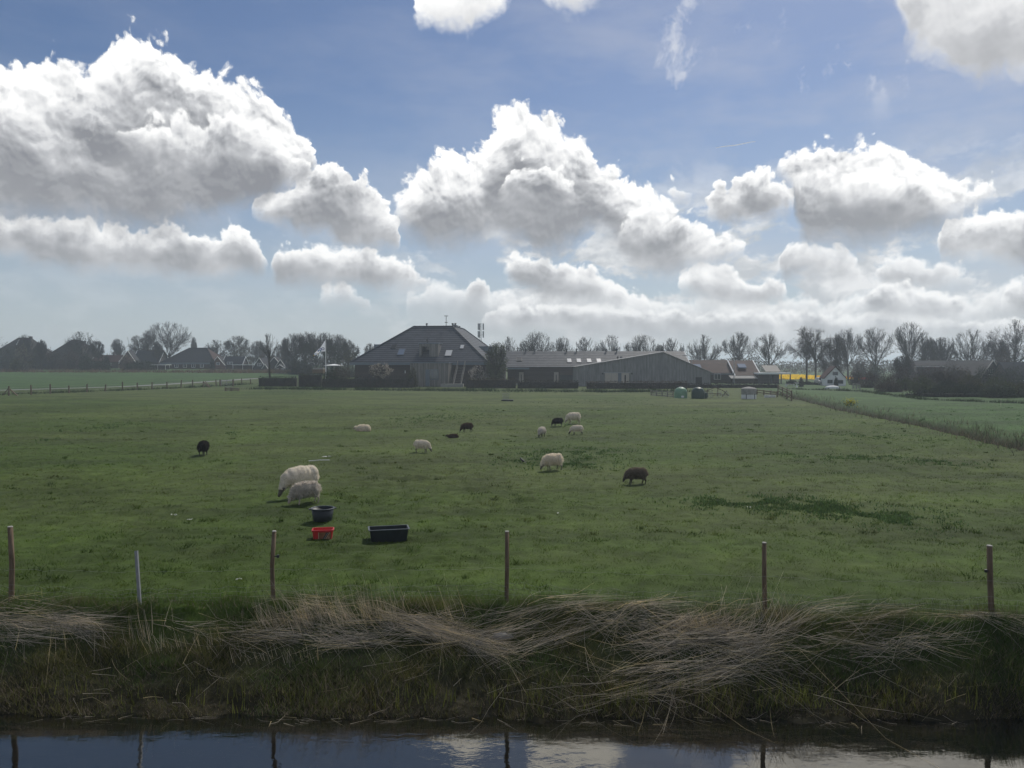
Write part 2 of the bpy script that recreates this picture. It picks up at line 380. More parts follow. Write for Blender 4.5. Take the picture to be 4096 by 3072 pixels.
def leafy(name, c=(1, 1, 1), trans=0.4, use_tint=True, var=0.35, scale=0.8, gloss=0.0):
    """diffuse + light passing through, colour from the tint attribute times c"""
    m, T, out = new_mat(name)
    co = T.add('ShaderNodeTexCoord').outputs['Object']; n = T.noise(co, scale, 3.0, 0.6)
    k = T.mr(n, 0.3, 0.7, 1 - var, 1 + var); base = c
    if use_tint:
        a = T.add('ShaderNodeAttribute', attribute_name='tint'); base = T.mix(1.0, a.outputs['Color'], c, 'MULTIPLY')
    else: base = T.mix(0.0, c, c)
    colr = T.vm('SCALE', base, scale=k)
    d = T.add('ShaderNodeBsdfDiffuse'); t = T.add('ShaderNodeBsdfTranslucent'); T.put(d.inputs[0], colr); T.put(t.inputs[0], colr)
    mx = T.add('ShaderNodeMixShader'); mx.inputs[0].default_value = trans
    T.l.new(d.outputs[0], mx.inputs[1]); T.l.new(t.outputs[0], mx.inputs[2]); res = mx.outputs[0]
    if gloss:
        g = T.add('ShaderNodeBsdfGlossy'); g.inputs['Roughness'].default_value = 0.45; m2 = T.add('ShaderNodeMixShader')
        m2.inputs[0].default_value = gloss; T.l.new(res, m2.inputs[1]); T.l.new(g.outputs[0], m2.inputs[2]); res = m2.outputs[0]
    T.l.new(res, out.inputs[0]); return m
def tubes3(P, r):
    """P (n,k,3) polylines, r (n,k) radii -> vertices, quads of three-sided tubes"""
    n, k, _ = P.shape; d = np.gradient(P, axis=1); d /= np.linalg.norm(d, axis=2, keepdims=True) + 1e-9
    ref = np.where(np.abs(d[..., 2:3]) > 0.9, np.array([1.0, 0, 0]), np.array([0, 0, 1.0]))
    u = np.cross(d, ref); u /= np.linalg.norm(u, axis=2, keepdims=True) + 1e-9; w = np.cross(d, u)
    V = np.stack([P + r[..., None] * (u * math.cos(t) + w * math.sin(t)) for t in (0.4, 0.4 + 2.094, 0.4 + 4.189)], axis=2)
    idx = np.arange(n * k * 3).reshape(n, k, 3)
    q = [np.stack([idx[:, :-1, j], idx[:, :-1, (j + 1) % 3], idx[:, 1:, (j + 1) % 3], idx[:, 1:, j]], axis=-1).reshape(-1, 4) for j in range(3)]
    return V.reshape(-1, 3), np.concatenate(q)
def leaf_quads(P, size, up=0.3, rg=rng, aspect=0.6):
    """randomly turned small quads at the points P"""
    n = len(P); a = rg.normal(size=(n, 3)); a /= np.linalg.norm(a, axis=1, keepdims=True)
    b = rg.normal(size=(n, 3)); b = np.cross(a, b); b /= np.linalg.norm(b, axis=1, keepdims=True)
    s = np.asarray(size).reshape(-1, 1) if np.ndim(size) else size
    a = a * s; b = b * s * aspect
    V = np.stack([P - a, P + b, P + a, P - b], axis=1).reshape(-1, 3)
    return V, np.arange(4 * n).reshape(n, 4)
M = {}
# ------------------------------------------------------------------ land
WZ = -1.09                                                   # ditch water level
POST_PX = [(45, 2410, 2108), (1093, 2408, 2126), (2026, 2408, 2127), (3060, 2445, 2172), (3966, 2468, 2184)]
PG = np.array([gnd(x, y) for x, y, _ in POST_PX])
def crest(x): return np.interp(x, PG[:, 0], PG[:, 1]) - 0.32
# the wet boundary ditch that leaves to the right, and the road on the left
BD = np.array([gnd(3130, 1572), gnd(3420, 1640), gnd(3800, 1712), gnd(4130, 1785), gnd(4700, 1900)])
RD = np.array([gnd(-700, 1585), gnd(0, 1562), gnd(500, 1548), gnd(1000, 1528), gnd(1080, 1526)])
def seg_dist(x, y, L):
    best = None
    for a, b in zip(L[:-1], L[1:]):
        dx, dy = b[0] - a[0], b[1] - a[1]; t = np.clip(((x - a[0]) * dx + (y - a[1]) * dy) / (dx * dx + dy * dy), 0, 1)
        d = np.hypot(x - a[0] - t * dx, y - a[1] - t * dy); s = np.sign((x - a[0]) * dy - (y - a[1]) * dx)
        best = (d, s) if best is None else (np.minimum(best[0], d), np.where(d < best[0], s, best[1]))
    return best
def ditch(x, y):
    yc = crest(x); e = 11.58 - 0.012 * x + 0.10 * perlin(x * 0.9, y * 0 + 3.3) + 0.05 * perlin(x * 3.1, y * 0)
    t = np.clip((yc - y) / (yc - e), 0, None)
    z = -1.09 * np.clip(t, 0, 1) ** 0.85 - 1.2 * np.clip(t - 1, 0, 0.45)
    nb = sstep(6.4, 1.2, y) * 4.1 - 1.75
    return np.where(y < 8.0, np.maximum(nb, -1.75), np.minimum(z, 0.0))
def base_h(x, y):
    x = np.asarray(x, float); y = np.asarray(y, float)
    left = sstep(132, 290, y) * sstep(-12, -70, x) * 2.9
    return ditch(x, y) + left
def hgt(x, y):
    x = np.asarray(x, float); y = np.asarray(y, float)
    far = sstep(110, 125, y); inb = sstep(0.0, 1.2, y - crest(x))
    rough = 0.6 + 0.8 * sstep(-0.1, 0.5, fbm(x * 0.06 + 3, y * 0.06, 2))
    b = 0.055 * fbm(x * 0.13, y * 0.13, 2) + rough * (0.045 * fbm(x * 0.9, y * 1.1, 3) + 0.065 * np.maximum(0, fbm(x * 1.7 + 9, y * 2.1, 2) - 0.22))
    bank = (1 - inb) * sstep(9.0, 11.0, y) * (0.07 * fbm(x * 1.3, y * 1.8, 4))
    dd, _ = seg_dist(x, y, BD); rd, _ = seg_dist(x, y, RD)
    z = base_h(x, y) + b * inb * (1 - far) * sstep(2.0, 6.0, rd) + bank
    z = z - 0.7 * sstep(1.6, 0.4, dd)
    return z
def hit(px, py):                                             # where the ray through a pixel meets the land
    d = ray(px, py); ts = np.linspace(9, 60, 1500) / d[1]
    P = d[None, :] * ts[:, None] + np.array([0, 0, H]); k = np.argmax(P[:, 2] < base_h(P[:, 0], P[:, 1]))
    return P[k]
def build_ground():
    ys = np.concatenate([[-400, -80, -40, -15, -5, 0, 1, 2, 3, 4, 5, 6, 7, 8, 9, 9.6, 10], np.arange(10.2, 14.6, 0.036),
                         np.exp(np.linspace(math.log(14.6), math.log(215), 560)), np.exp(np.linspace(math.log(218), math.log(5000), 46))])
    w = np.interp(ys, [-400, -80, -5, 8, 10, 5000], [500, 90, 40, 20, 15.8, 4200]); u = np.linspace(-1, 1, 560)
    X = w[:, None] * u[None, :]; Y = np.repeat(ys[:, None], len(u), 1); Z = hgt(X, Y)
    n, m = X.shape; idx = np.arange(n * m).reshape(n, m)
    F = np.stack([idx[:-1, :-1], idx[:-1, 1:], idx[1:, 1:], idx[1:, :-1]], -1).reshape(-1, 4)
    c = land_col(X.ravel(), Y.ravel(), Z.ravel())
    m_, T, out = new_mat('pasture turf'); p = T.add('ShaderNodeBsdfPrincipled')
    a = T.add('ShaderNodeAttribute', attribute_name='tint'); g = T.add('ShaderNodeNewGeometry').outputs['Position']
    n1 = T.noise(T.vm('MULTIPLY', g, (1.0, 0.8, 1.0)), 2.2, 6.0, 0.68); n2 = T.noise(g, 22.0, 4.0, 0.6)
    k = T.m('MULTIPLY', T.mr(n1, 0.25, 0.75, 0.62, 1.38), T.mr(n2, 0.2, 0.8, 0.7, 1.3))
    T.put(p.inputs['Base Color'], T.vm('SCALE', a.outputs['Color'], scale=k)); p.inputs['Roughness'].default_value = 0.9
    p.inputs['Specular IOR Level'].default_value = 0.15
    b = T.add('ShaderNodeBump'); b.inputs['Strength'].default_value = 0.7; b.inputs['Distance'].default_value = 0.05
    T.put(b.inputs['Height'], T.m('ADD', n1, T.m('MULTIPLY', n2, 0.4))); T.l.new(b.outputs[0], p.inputs['Normal']); T.l.new(p.outputs[0], out.inputs[0])
    o = np_mesh('ground', np.stack([X.ravel(), Y.ravel(), Z.ravel()], 1), F, m_, smooth=True, col=c); tag(o, kind='structure')
def land_col(x, y, z):
    near = np.array([0.046, 0.074, 0.012]); dull = np.array([0.063, 0.086, 0.021]); lush = np.array([0.040, 0.083, 0.019]); mud = np.array([0.030, 0.027, 0.014])
    t = sstep(-0.35, 0.45, fbm(x * 0.035, y * 0.05, 3) + 0.45 * sstep(25, 75, y) - 0.22)[:, None]
    c = near * (1 - t) + dull * t
    t2 = sstep(0.1, 0.6, fbm(x * 0.25 + 5, y * 0.4, 3))[:, None] * 0.45; c = c * (1 - t2) + dull * 0.85 * t2
    dd, s = seg_dist(x, y, BD); right = ((s < 0) & (y > 25) | ((y > 120) & (x > 42)))[:, None]
    rd, s2 = seg_dist(x, y, RD); left = ((s2 < 0) & (x < -20) & (y > 90))[:, None]
    c = np.where(right | left, lush, c)
    c = c * (1 + 0.18 * fbm(x * 0.5, y * 0.7, 3))[:, None] * (1 + 0.30 * fbm(x * 0.10 + 4, y * 0.28, 3))[:, None]
    # bare wet soil low on the bank, straw litter higher up
    b = sstep(0.15, 0.9, crest(x) - y)[:, None] * (y < 14)[:, None]
    low = sstep(-0.5, -1.0, z)[:, None]; bankc = np.array([0.040, 0.046, 0.018]) * (1 - low) + mud * low
    c = c * (1 - b) + bankc * b
    w = sstep(1.6, 0.5, dd)[:, None]; c = c * (1 - w) + np.array([0.045, 0.040, 0.025]) * w
    fx = (y > 122) & (x > -45) & (x < 45)                     # yards round the farm
    return np.clip(c, 0.004, 1)
build_ground()
def strip(name, L, w, mat, dz, n=40):
    pts = np.array([[np.interp(t, np.linspace(0, 1, len(L)), L[:, 0]), np.interp(t, np.linspace(0, 1, len(L)), L[:, 1])] for t in np.linspace(0, 1, n)])
    d = np.gradient(pts, axis=0); d /= np.linalg.norm(d, axis=1, keepdims=True); nn = np.stack([-d[:, 1], d[:, 0]], 1)
    A, B = pts + nn * w / 2, pts - nn * w / 2
    V = np.concatenate([np.c_[A, hgt(A[:, 0], A[:, 1]) + dz], np.c_[B, hgt(B[:, 0], B[:, 1]) + dz]]); i = np.arange(n - 1)
    return tag(np_mesh(name, V, np.stack([i, i + 1, i + 1 + n, i + n], 1), mat), kind='structure')

M['road'] = basic('pale concrete road', (0.24, 0.24, 0.23), 0.9, 0.15, 0.8)
strip('road', RD, 2.9, M['road'], 0.06)
# ditch water
def build_water():
    m, T, out = new_mat('ditch water'); p = T.add('ShaderNodeBsdfPrincipled')
    p.inputs['Base Color'].default_value = (0.004, 0.005, 0.005, 1); p.inputs['Roughness'].default_value = 0.02; p.inputs['IOR'].default_value = 2.4; p.inputs['Specular Tint'].default_value = (1.0, 0.93, 0.78, 1)
    g = T.add('ShaderNodeNewGeometry').outputs['Position']
    n1 = T.noise(T.vm('MULTIPLY', g, (1.0, 2.2, 1.0)), 3.0, 3.0, 0.55); n2 = T.noise(T.vm('MULTIPLY', g, (1.0, 1.8, 1.0)), 0.7, 2.0, 0.5)
    patchy = T.mr(T.noise(g, 0.35, 2.0, 0.5), 0.35, 0.7, 0.15, 1.0)
    b = T.add('ShaderNodeBump'); T.put(b.inputs['Strength'], T.m('MULTIPLY', patchy, 0.22)); b.inputs['Distance'].default_value = 0.03
    T.put(b.inputs['Height'], T.m('ADD', T.m('MULTIPLY', n1, 0.6), n2)); T.l.new(b.outputs[0], p.inputs['Normal']); T.l.new(p.outputs[0], out.inputs[0])
    xs = np.linspace(-60, 60, 25); V = [(x, y, WZ) for y in (3.0, 8.0, 12.6) for x in xs]; n = len(xs)
    F = np.array([(j * n + i, j * n + i + 1, (j + 1) * n + i + 1, (j + 1) * n + i) for j in range(2) for i in range(n - 1)])
    tag(np_mesh('water', V, F, m), kind='structure')
build_water()
# ------------------------------------------------------------------ grass
def blades(P, h, w, lean, rg, az=None):
    """one-triangle blades rooted at P"""
    n = len(P); a = rg.uniform(0, 2 * np.pi, n); s = np.stack([np.cos(a), np.sin(a), 0 * a], 1) * (w / 2)[:, None]
    b = rg.uniform(0, 2 * np.pi, n) if az is None else az
    tip = P + np.stack([np.cos(b) * lean, np.sin(b) * lean, h], 1)
    V = np.stack([P - s, P + s, tip], 1).reshape(-1, 3); return V, np.arange(3 * n).reshape(n, 3)
M['grass'] = leafy('grass blades', trans=0.45, var=0.2, scale=0.5)
def build_grass():
    rg = np.random.default_rng(11)
    N = 430000; k = 0.55; a, b = 13.2 ** -k, 80.0 ** -k
    y = (a + (b - a) * rg.random(N)) ** (-1 / k); x = (rg.random(N) * 2 - 1) * (0.74 * y + 3)
    keep = (y > crest(x) - 0.1) & (seg_dist(x, y, BD)[0] > 1.2)
    clump = fbm(x * 1.9 + 9, y * 2.4, 2); mid = fbm(x * 0.35 + 2, y * 0.5, 3)
    keep &= rg.random(N) < 0.55 + 0.5 * clump + 0.25 * mid
    x, y, clump = x[keep], y[keep], clump[keep]; n = len(x)
    h = (0.022 + 0.03 * rg.random(n)) * (1 + 1.3 * np.clip(clump, -0.5, 1.2)); h *= 1 + 2.2 * sstep(1.1, 0.2, y - crest(x))
    V, F = blades(np.c_[x, y, hgt(x, y) - 0.005], h, 0.006 + 0.0012 * (y - 13) * 0.5, h * rg.uniform(0.2, 1.3, n), rg)
    c = land_col(x, y, np.zeros(n)) * np.array([1.3, 1.35, 1.1]) * rg.uniform(0.6, 1.5, (n, 1))
    dry = rg.random(n) < 0.05; c[dry] = np.array([0.11, 0.095, 0.05]) * rg.uniform(0.7, 1.1, (dry.sum(), 1))
    tag(np_mesh('grass', V, F, M['grass'], col=np.repeat(c, 3, 0)), kind='stuff')
    # small tufts the sheep have grazed round
    nt = 800; yt = (a + (b - a) * rg.random(nt)) ** (-1 / k); xt = (rg.random(nt) * 2 - 1) * (0.74 * yt + 3); kp = (yt > crest(xt) + .5) & (fbm(xt * .12, yt * .2, 2) > -.25); xt, yt = xt[kp], yt[kp]; m = 26; nt = len(xt)
    rad = rg.uniform(.06, .22, nt)[:, None]; X = (xt[:, None] + rg.normal(size=(nt, m)) * rad).ravel(); Y = (yt[:, None] + rg.normal(size=(nt, m)) * rad * .7).ravel(); hh = np.repeat(rg.uniform(.05, .13, nt), m) * rg.uniform(.5, 1.2, nt * m)
    V, F = blades(np.c_[X, Y, hgt(X, Y) - .01], hh, .008 + .0007 * Y, hh * rg.uniform(.3, 1.1, nt * m), rg); c = land_col(X, Y, 0 * X) * np.repeat(rg.uniform(.75, 1.5, (nt, 1)) * np.where(rg.random((nt, 1)) < .3, np.array([[1.5, 1.25, 1.6]]), np.array([[.95, 1.05, 1.1]])), m, 0)
    tag(np_mesh('grass_tufts', V, F, M['grass'], col=np.repeat(c, 3, 0)), kind='stuff')
    # rank dark patches the sheep leave standing
    spots = [(690, 842, 90, 8), (235, 920, 42, 7), (105, 950, 15, 5), (930, 906, 75, 9), (1040, 898, 60, 6), (1250, 976, 95, 9), (1210, 1000, 95, 13), (1400, 877, 35, 4), (1240, 868, 90, 4),
             (1330, 866, 60, 4), (1580, 890, 50, 3), (1890, 944, 62, 6), (1840, 990, 85, 7), (2040, 1000, 65, 7), (1620, 1086, 110, 13), (1760, 1098, 90, 14), (1900, 1116, 110, 17), (495, 938, 15, 4),
             (1700, 980, 30, 3), (60, 840, 60, 5), (250, 838, 120, 5), (1130, 846, 120, 4), (1010, 880, 40, 3), (1500, 905, 40, 3)]
    VV, FF, CC = [], [], []; nb = 0
    for vx, vy, rx, ry in spots:
        g0 = gnd(vx * KV, vy * KV); sx = rx * KV / FPX * g0[1]; y1 = gnd(vx * KV, (vy - ry) * KV)[1]; y2 = gnd(vx * KV, (vy + ry) * KV)[1]; sy = max(0.25, (y1 - y2) / 2)
        cnt = int(np.clip(rx * ry * 2.2, 120, 3000)); p = rg.normal(size=(cnt, 2)) * 0.72
        px, py = g0[0] + p[:, 0] * sx, g0[1] + p[:, 1] * sy
        kp = fbm(px * 0.9 + vx, py * 1.0, 3) > -0.05; px, py = px[kp], py[kp]; m = len(px)
        if m == 0: continue
        hh = 0.06 + 0.12 * rg.random(m) * (0.6 + 0.8 * np.clip(fbm(px * 1.4, py * 1.4, 2) + 0.3, 0, 1.2)); hh *= 0.4 if g0[1] > 60 else 0.62
        V, F = blades(np.c_[px, py, hgt(px, py) - 0.01], hh, 0.02 + 0.0012 * py, hh * rg.uniform(0.2, 0.9, m), rg)
        VV.append(V); FF.append(F + nb); nb += len(V)
        c = np.array([0.075, 0.128, 0.046]) * rg.uniform(0.6, 1.4, (m, 1)); CC.append(np.repeat(c, 3, 0))
    tag(np_mesh('rank_grass', np.concatenate(VV), np.concatenate(FF), M['grass'], col=np.concatenate(CC)), kind='stuff')
build_grass()
def build_bank():
    rg = np.random.default_rng(12); N = 210000
    x = rg.uniform(-13, 13, N); yc = crest(x); t = rg.random(N) ** 0.9 * 1.05; y = yc + 0.45 - t * (yc + 0.45 - 11.6)
    z = hgt(x, y); kp = z > WZ - 0.02; m_ = fbm(x * 0.8, y * 1.3, 3); kp &= rg.random(N) < 0.75 + 0.45 * m_ - 0.08 * sstep(-0.6, -1.15, z)
    x, y, z, m_ = x[kp], y[kp], z[kp], m_[kp]; n = len(x)
    h = (0.05 + 0.16 * rg.random(n) ** 1.6) * (0.9 + 0.7 * np.clip(m_, -0.6, 0.8)); low = sstep(-0.6, -1.05, z)
    h *= 1 - 0.15 * low
    V, F = blades(np.c_[x, y, z - 0.01], h, rg.uniform(0.005, 0.011, n), h * rg.uniform(0.2, 1.2, n), rg)
    green = np.array([0.085, 0.135, 0.038]); olive = np.array([0.135, 0.135, 0.048]); brown = np.array([0.23, 0.19, 0.14])
    q = sstep(-0.4, 0.4, fbm(x * 0.45 + 7, y * 0.9, 3) + 0.5 * low - 0.1)[:, None]; c = green * (1 - q) + olive * q
    r = (rg.random(n) < 0.16 + 0.25 * low); c[r] = brown; c *= rg.uniform(0.55, 1.4, (n, 1))
    tag(np_mesh('bank_grass', V, F, M['grass'], col=np.repeat(c, 3, 0)), kind='stuff')
    # young reed shoots just above the water
    cx = rg.uniform(-9.5, 9.5, 120); xs, ys, hs = [], [], []
    for c0 in cx:
        k = rg.integers(3, 12 if c0 < 1 else 22); xx = c0 + rg.normal(size=k) * 0.16; yy = rg.uniform(11.66, 12.0, k) - 0.012 * xx
        xs.append(xx); ys.append(yy); hs.append(rg.uniform(0.12, 0.34, k))
    x = np.concatenate(xs); y = np.concatenate(ys); h = np.concatenate(hs); n = len(x)
    V, F = blades(np.c_[x, y, hgt(x, y) - 0.01], h, rg.uniform(0.010, 0.018, n), h * rg.uniform(0.05, 0.35, n), rg)
    c = np.array([0.15, 0.17, 0.045]) * rg.uniform(0.6, 1.2, (n, 1)); tag(np_mesh('reed_shoots', V, F, M['grass'], col=np.repeat(c, 3, 0)), kind='stuff')
build_bank()
# ------------------------------------------------------------------ mown reed stalks lying on the bank
M['straw'] = leafy('dry reed', trans=0.25, var=0.15, scale=2.0)
def build_reeds():
    rg = np.random.default_rng(21); PL, RL, CL = [], [], []
    def add(p0, d, L, lift, curl, up, cnt_r):
        n, K = len(p0), 6; s = np.linspace(0, 1, K)[None, :] * L[:, None]
        X = p0[:, 0:1] + d[:, 0:1] * s + curl[:, None] * s * s * -d[:, 1:2]; Y = p0[:, 1:2] + d[:, 1:2] * s + curl[:, None] * s * s * d[:, 0:1]
        kk = (rg.random(n) < .45)[:, None] * np.maximum(0, s / L[:, None] - rg.uniform(.3, .7, n)[:, None]) * L[:, None] * rg.normal(size=n)[:, None] * .8; X = X - d[:, 1:2] * kk; Y = Y + d[:, 0:1] * kk
        Z = base_h(X, Y) + lift[:, None] + up[:, None] * s; Z = np.maximum(Z, WZ + 0.01)
        PL.append(np.stack([X, Y, Z], -1)); RL.append(np.linspace(1, 0.30, K)[None, :] * cnt_r[:, None])
    def bundle(a, b, width, cnt, L=1.5, lift=0.10, spread=9, upk=0.0, r=0.0045):
        cnt = int(cnt * (.80 if a[0] < 1380 else (.62 if a[1] < 1375 else .32))) if cnt > 100 else cnt; L *= .74; r = .0031 if r > .0043 else r * .85
        A, B = hit(a[0] * KV, (a[1] + 13) * KV), hit(b[0] * KV, (b[1] + 13) * KV); d0 = (B - A)[:2]; ln = np.linalg.norm(d0); d0 /= ln; n0 = np.array([-d0[1], d0[0]])
        wm = width * KV / FPX * A[1] * 1.55
        t = rg.uniform(-0.1, 1.0, cnt) * ln - 0.3; lat = rg.normal(size=cnt) * wm * 0.35
        p = A[:2] + np.outer(t, d0) + np.outer(lat, n0); an = np.radians(rg.normal(size=cnt) * spread); sg = np.where(rg.random(cnt) < 0.8, 1, -1)
        d = (np.outer(np.cos(an), d0) + np.outer(np.sin(an), n0)) * sg[:, None]
        kp = (rg.random(cnt) < .60 + 1.3 * fbm(p[:, 0] * .55 + 3, p[:, 1] * 1.2, 3)) | (cnt < 100); p, d, t, cnt = p[kp], d[kp], t[kp], int(kp.sum())
        if cnt < 2: return
        add(np.c_[p, 0 * t], d, L * rg.uniform(0.45, 1.15, cnt), lift * rg.uniform(0.05, 1.5, cnt), rg.normal(size=cnt) * 0.12, upk * rg.normal(size=cnt) * 0.5 + rg.normal(size=cnt) * 0.03, r * rg.uniform(0.5, 1.5, cnt))
    def upright(x0, x1, vy, cnt, h=0.5, tilt=0.5, sgn=-0.2):
        vx = rg.uniform(x0, x1, cnt); p = np.array([hit(v * KV, (vy + 10 + rg.normal() * 8) * KV) for v in vx]); an = rg.normal(size=cnt) * 0.6 + (math.pi if sgn < 0 else 0)
        L = h * rg.uniform(0.4, 1.2, cnt); tl = tilt * rg.uniform(0.2, 1.3, cnt)
        add(p, np.stack([np.cos(an) * tl, np.sin(an) * tl * 0.5], 1), L, np.full(cnt, 0.0), rg.normal(size=cnt) * 0.1, rg.uniform(0.7, 1.1, cnt), 0.0034 * rg.uniform(0.7, 1.1, cnt))
    # (start) (end) in view of the photograph's drift lines, projected on to the bank
    bundle((-40, 1342), (300, 1362), 22, 620, 1.3, 0.12, 7); bundle((150, 1345), (430, 1385), 20, 420, 1.2, 0.10, 9); bundle((-40, 1376), (240, 1376), 12, 240, 1.0, 0.06, 9)
    bundle((300, 1330), (560, 1385), 16, 260, 1.2, 0.08, 12); bundle((460, 1362), (700, 1372), 16, 260, 1.2, 0.08, 10)
    bundle((700, 1312), (960, 1372), 22, 620, 1.3, 0.13, 9); bundle((740, 1388), (1010, 1352), 12, 240, 1.3, 0.08, 8); bundle((640, 1340), (860, 1385), 20, 330, 1.2, 0.08, 14)
    bundle((850, 1322), (1090, 1408), 17, 560, 1.5, 0.12, 6); bundle((980, 1345), (1120, 1400), 14, 160, 1.1, 0.06, 14)
    bundle((1060, 1372), (1330, 1300), 15, 400, 1.3, 0.14, 7); bundle((1180, 1392), (1450, 1302), 16, 460, 1.4, 0.12, 7); bundle((1080, 1330), (1330, 1298), 10, 220, 1.2, 0.16, 6)
    bundle((1330, 1330), (1540, 1352), 16, 240, 1.1, 0.07, 20); bundle((1290, 1370), (1500, 1405), 14, 200, 1.4, 0.08, 14)
    bundle((1440, 1400), (1680, 1310), 22, 520, 1.5, 0.20, 10, 0.1); bundle((1430, 1352), (1660, 1408), 24, 480, 1.4, 0.10, 16); bundle((1480, 1392), (1780, 1360), 22, 620, 1.6, 0.16, 9)
    bundle((1400, 1462), (1800, 1392), 18, 520, 1.9, 0.14, 6); bundle((1560, 1362), (1900, 1400), 17, 520, 1.7, 0.15, 6); bundle((1640, 1392), (1945, 1325), 13, 360, 1.6, 0.18, 5)
    bundle((1600, 1330), (1850, 1345), 15, 240, 1.5, 0.14, 10); bundle((1360, 1500), (1640, 1430), 16, 280, 1.6, 0.10, 9); bundle((1700, 1360), (1850, 1310), 9, 120, 1.2, 0.2, 8)
    bundle((1800, 1402), (2010, 1380), 14, 170, 1.4, 0.08, 10); bundle((1950, 1385), (2110, 1370), 12, 90, 1.2, 0.08, 16); bundle((2130, 1330), (2260, 1360), 16, 90, 1.2, 0.10, 10)
    bundle((1250, 1440), (1500, 1520), 40, 26, 1.5, 0.10, 30, 0.1, 0.003); bundle((1100, 1480), (1400, 1440), 40, 22, 1.5, 0.08, 35, 0.1, 0.003); bundle((1500, 1480), (1850, 1500), 40, 28, 1.5, 0.08, 35, 0.1, 0.003)
    bundle((300, 1440), (700, 1480), 40, 14, 0.9, 0.08, 40, 0.15, 0.0028); bundle((800, 1460), (1150, 1420), 36, 16, 1.1, 0.06, 35, 0.1, 0.0028); bundle((100, 1480), (500, 1520), 36, 10, 0.7, 0.05, 40, 0.1, 0.0028); bundle((1850, 1450), (2150, 1480), 40, 16, 1.2, 0.06, 35, 0, 0.003)
    bundle((200, 1560), (900, 1560), 16, 46, 0.4, 0.015, 30, 0, 0.0028); bundle((950, 1556), (2100, 1556), 18, 50, 0.4, 0.015, 30, 0, 0.0028)
    upright(280, 330, 1372, 26, 0.5, 0.25); upright(560, 680, 1350, 150, 0.42, 0.6); upright(640, 860, 1340, 260, 0.62, 0.7); upright(780, 830, 1320, 30, 0.5, 0.4); upright(860, 1010, 1325, 26, 0.6, 0.5)
    upright(1470, 1580, 1360, 160, 0.42, 0.6); upright(1500, 1720, 1350, 60, 0.6, 0.8, 0.3); upright(270, 480, 1395, 60, 0.35, 0.5); upright(500, 700, 1420, 40, 0.3, 0.4); upright(1640, 1720, 1330, 30, 0.5, 0.4)
    P = np.concatenate(PL); Rr = np.concatenate(RL); n = len(P); V, F = tubes3(P, Rr)
    c = np.array([0.78, 0.69, 0.54]) * rg.uniform(0.35, 1.3, (n, 1)) ; c *= np.where(rg.random((n, 1)) < 0.25, np.array([[1.1, 1.05, 0.8]]), 1.0)
    tag(np_mesh('reed_stalks', V, F, M['straw'], col=np.repeat(c, P.shape[1] * 3, 0)), kind='stuff')
build_reeds()
# ------------------------------------------------------------------ building materials
def tile_mat(name, a, b, course=0.30, rough=0.6):
    m, T, out = new_mat(name); p = T.add('ShaderNodeBsdfPrincipled'); co = T.add('ShaderNodeTexCoord').outputs['Object']
    x, y, z = T.sep(co); n2 = T.noise(T.vm('MULTIPLY', co, (1, 1, 3)), 3.0, 3.0, 0.6); f = T.m('FRACT', T.m('ADD', T.m('DIVIDE', z, course), T.m('MULTIPLY', n2, 0.25)))
    n = T.noise(co, 1.0, 5.0, 0.6); k = T.mr(f, 0.3, 0.62, 0.0, 1.0, smooth=True)
    c = T.mix(k, a, b); T.put(p.inputs['Base Color'], T.vm('SCALE', c, scale=T.mr(n, 0.3, 0.7, 0.7, 1.3)))  # light bands paint the sky sheen of each tile course into the colour
    p.inputs['Roughness'].default_value = rough; p.inputs['Specular IOR Level'].default_value = 0.08
    bp = T.add('ShaderNodeBump'); bp.inputs['Strength'].default_value = 0.6; bp.inputs['Distance'].default_value = 0.05; T.put(bp.inputs['Height'], T.m('SUBTRACT', 1.0, f))
    T.l.new(bp.outputs[0], p.inputs['Normal']); T.l.new(p.outputs[0], out.inputs[0]); return m
def board_mat(name, c, pitch=0.2, axis=0, var=0.35, rough=0.8):
    m, T, out = new_mat(name); p = T.add('ShaderNodeBsdfPrincipled'); co = T.add('ShaderNodeTexCoord').outputs['Object']
    a = T.sep(co)[axis]; q = T.m('DIVIDE', a, pitch); i = T.m('FLOOR', q); f = T.m('FRACT', q)
    w = T.add('ShaderNodeTexWhiteNoise', noise_dimensions='1D'); T.put(w.inputs['W'], i)
    st = (1, 1, 0.15) if axis != 2 else (0.15, 0.15, 1); n = T.noise(T.vm('MULTIPLY', co, st), 3.0, 5.0, 0.6)
    gap = T.mr(T.m('ABSOLUTE', T.m('SUBTRACT', f, 0.5)), 0.40, 0.47, 1.0, 0.6)
    k = T.m('MULTIPLY', T.m('MULTIPLY', T.mr(w.outputs[0], 0, 1, 1 - var, 1 + var), T.mr(n, 0.3, 0.7, 0.7, 1.3)), gap)
    T.put(p.inputs['Base Color'], T.vm('SCALE', T.mix(0.0, c, c), scale=k)); p.inputs['Roughness'].default_value = rough
    T.l.new(p.outputs[0], out.inputs[0]); return m
M['tile_slate'] = tile_mat('blue grey roof tiles', (0.012, 0.014, 0.019), (0.068, 0.078, 0.098), 0.40)
M['tile_slate2'] = tile_mat('grey roof tiles of the long wing', (0.018, 0.020, 0.025), (0.082, 0.09, 0.104), 0.36)
M['tile_dark'] = tile_mat('dark roof tiles', (0.010, 0.012, 0.017), (0.022, 0.025, 0.033), 0.3, 0.6)
M['tile_red'] = tile_mat('red brown roof tiles', (0.028, 0.011, 0.009), (0.058, 0.024, 0.018), 0.3, 0.7)
M['thatch'] = basic('weathered thatch', (0.035, 0.031, 0.027), 0.95, 0.35, 1.2, 0.1)
M['brick_dark'] = board_mat('dark brown brick', (0.05, 0.036, 0.032), 0.16, 2, 0.25)
M['brick_red'] = board_mat('reddish brown boards', (0.13, 0.07, 0.055), 0.2, 2, 0.25)
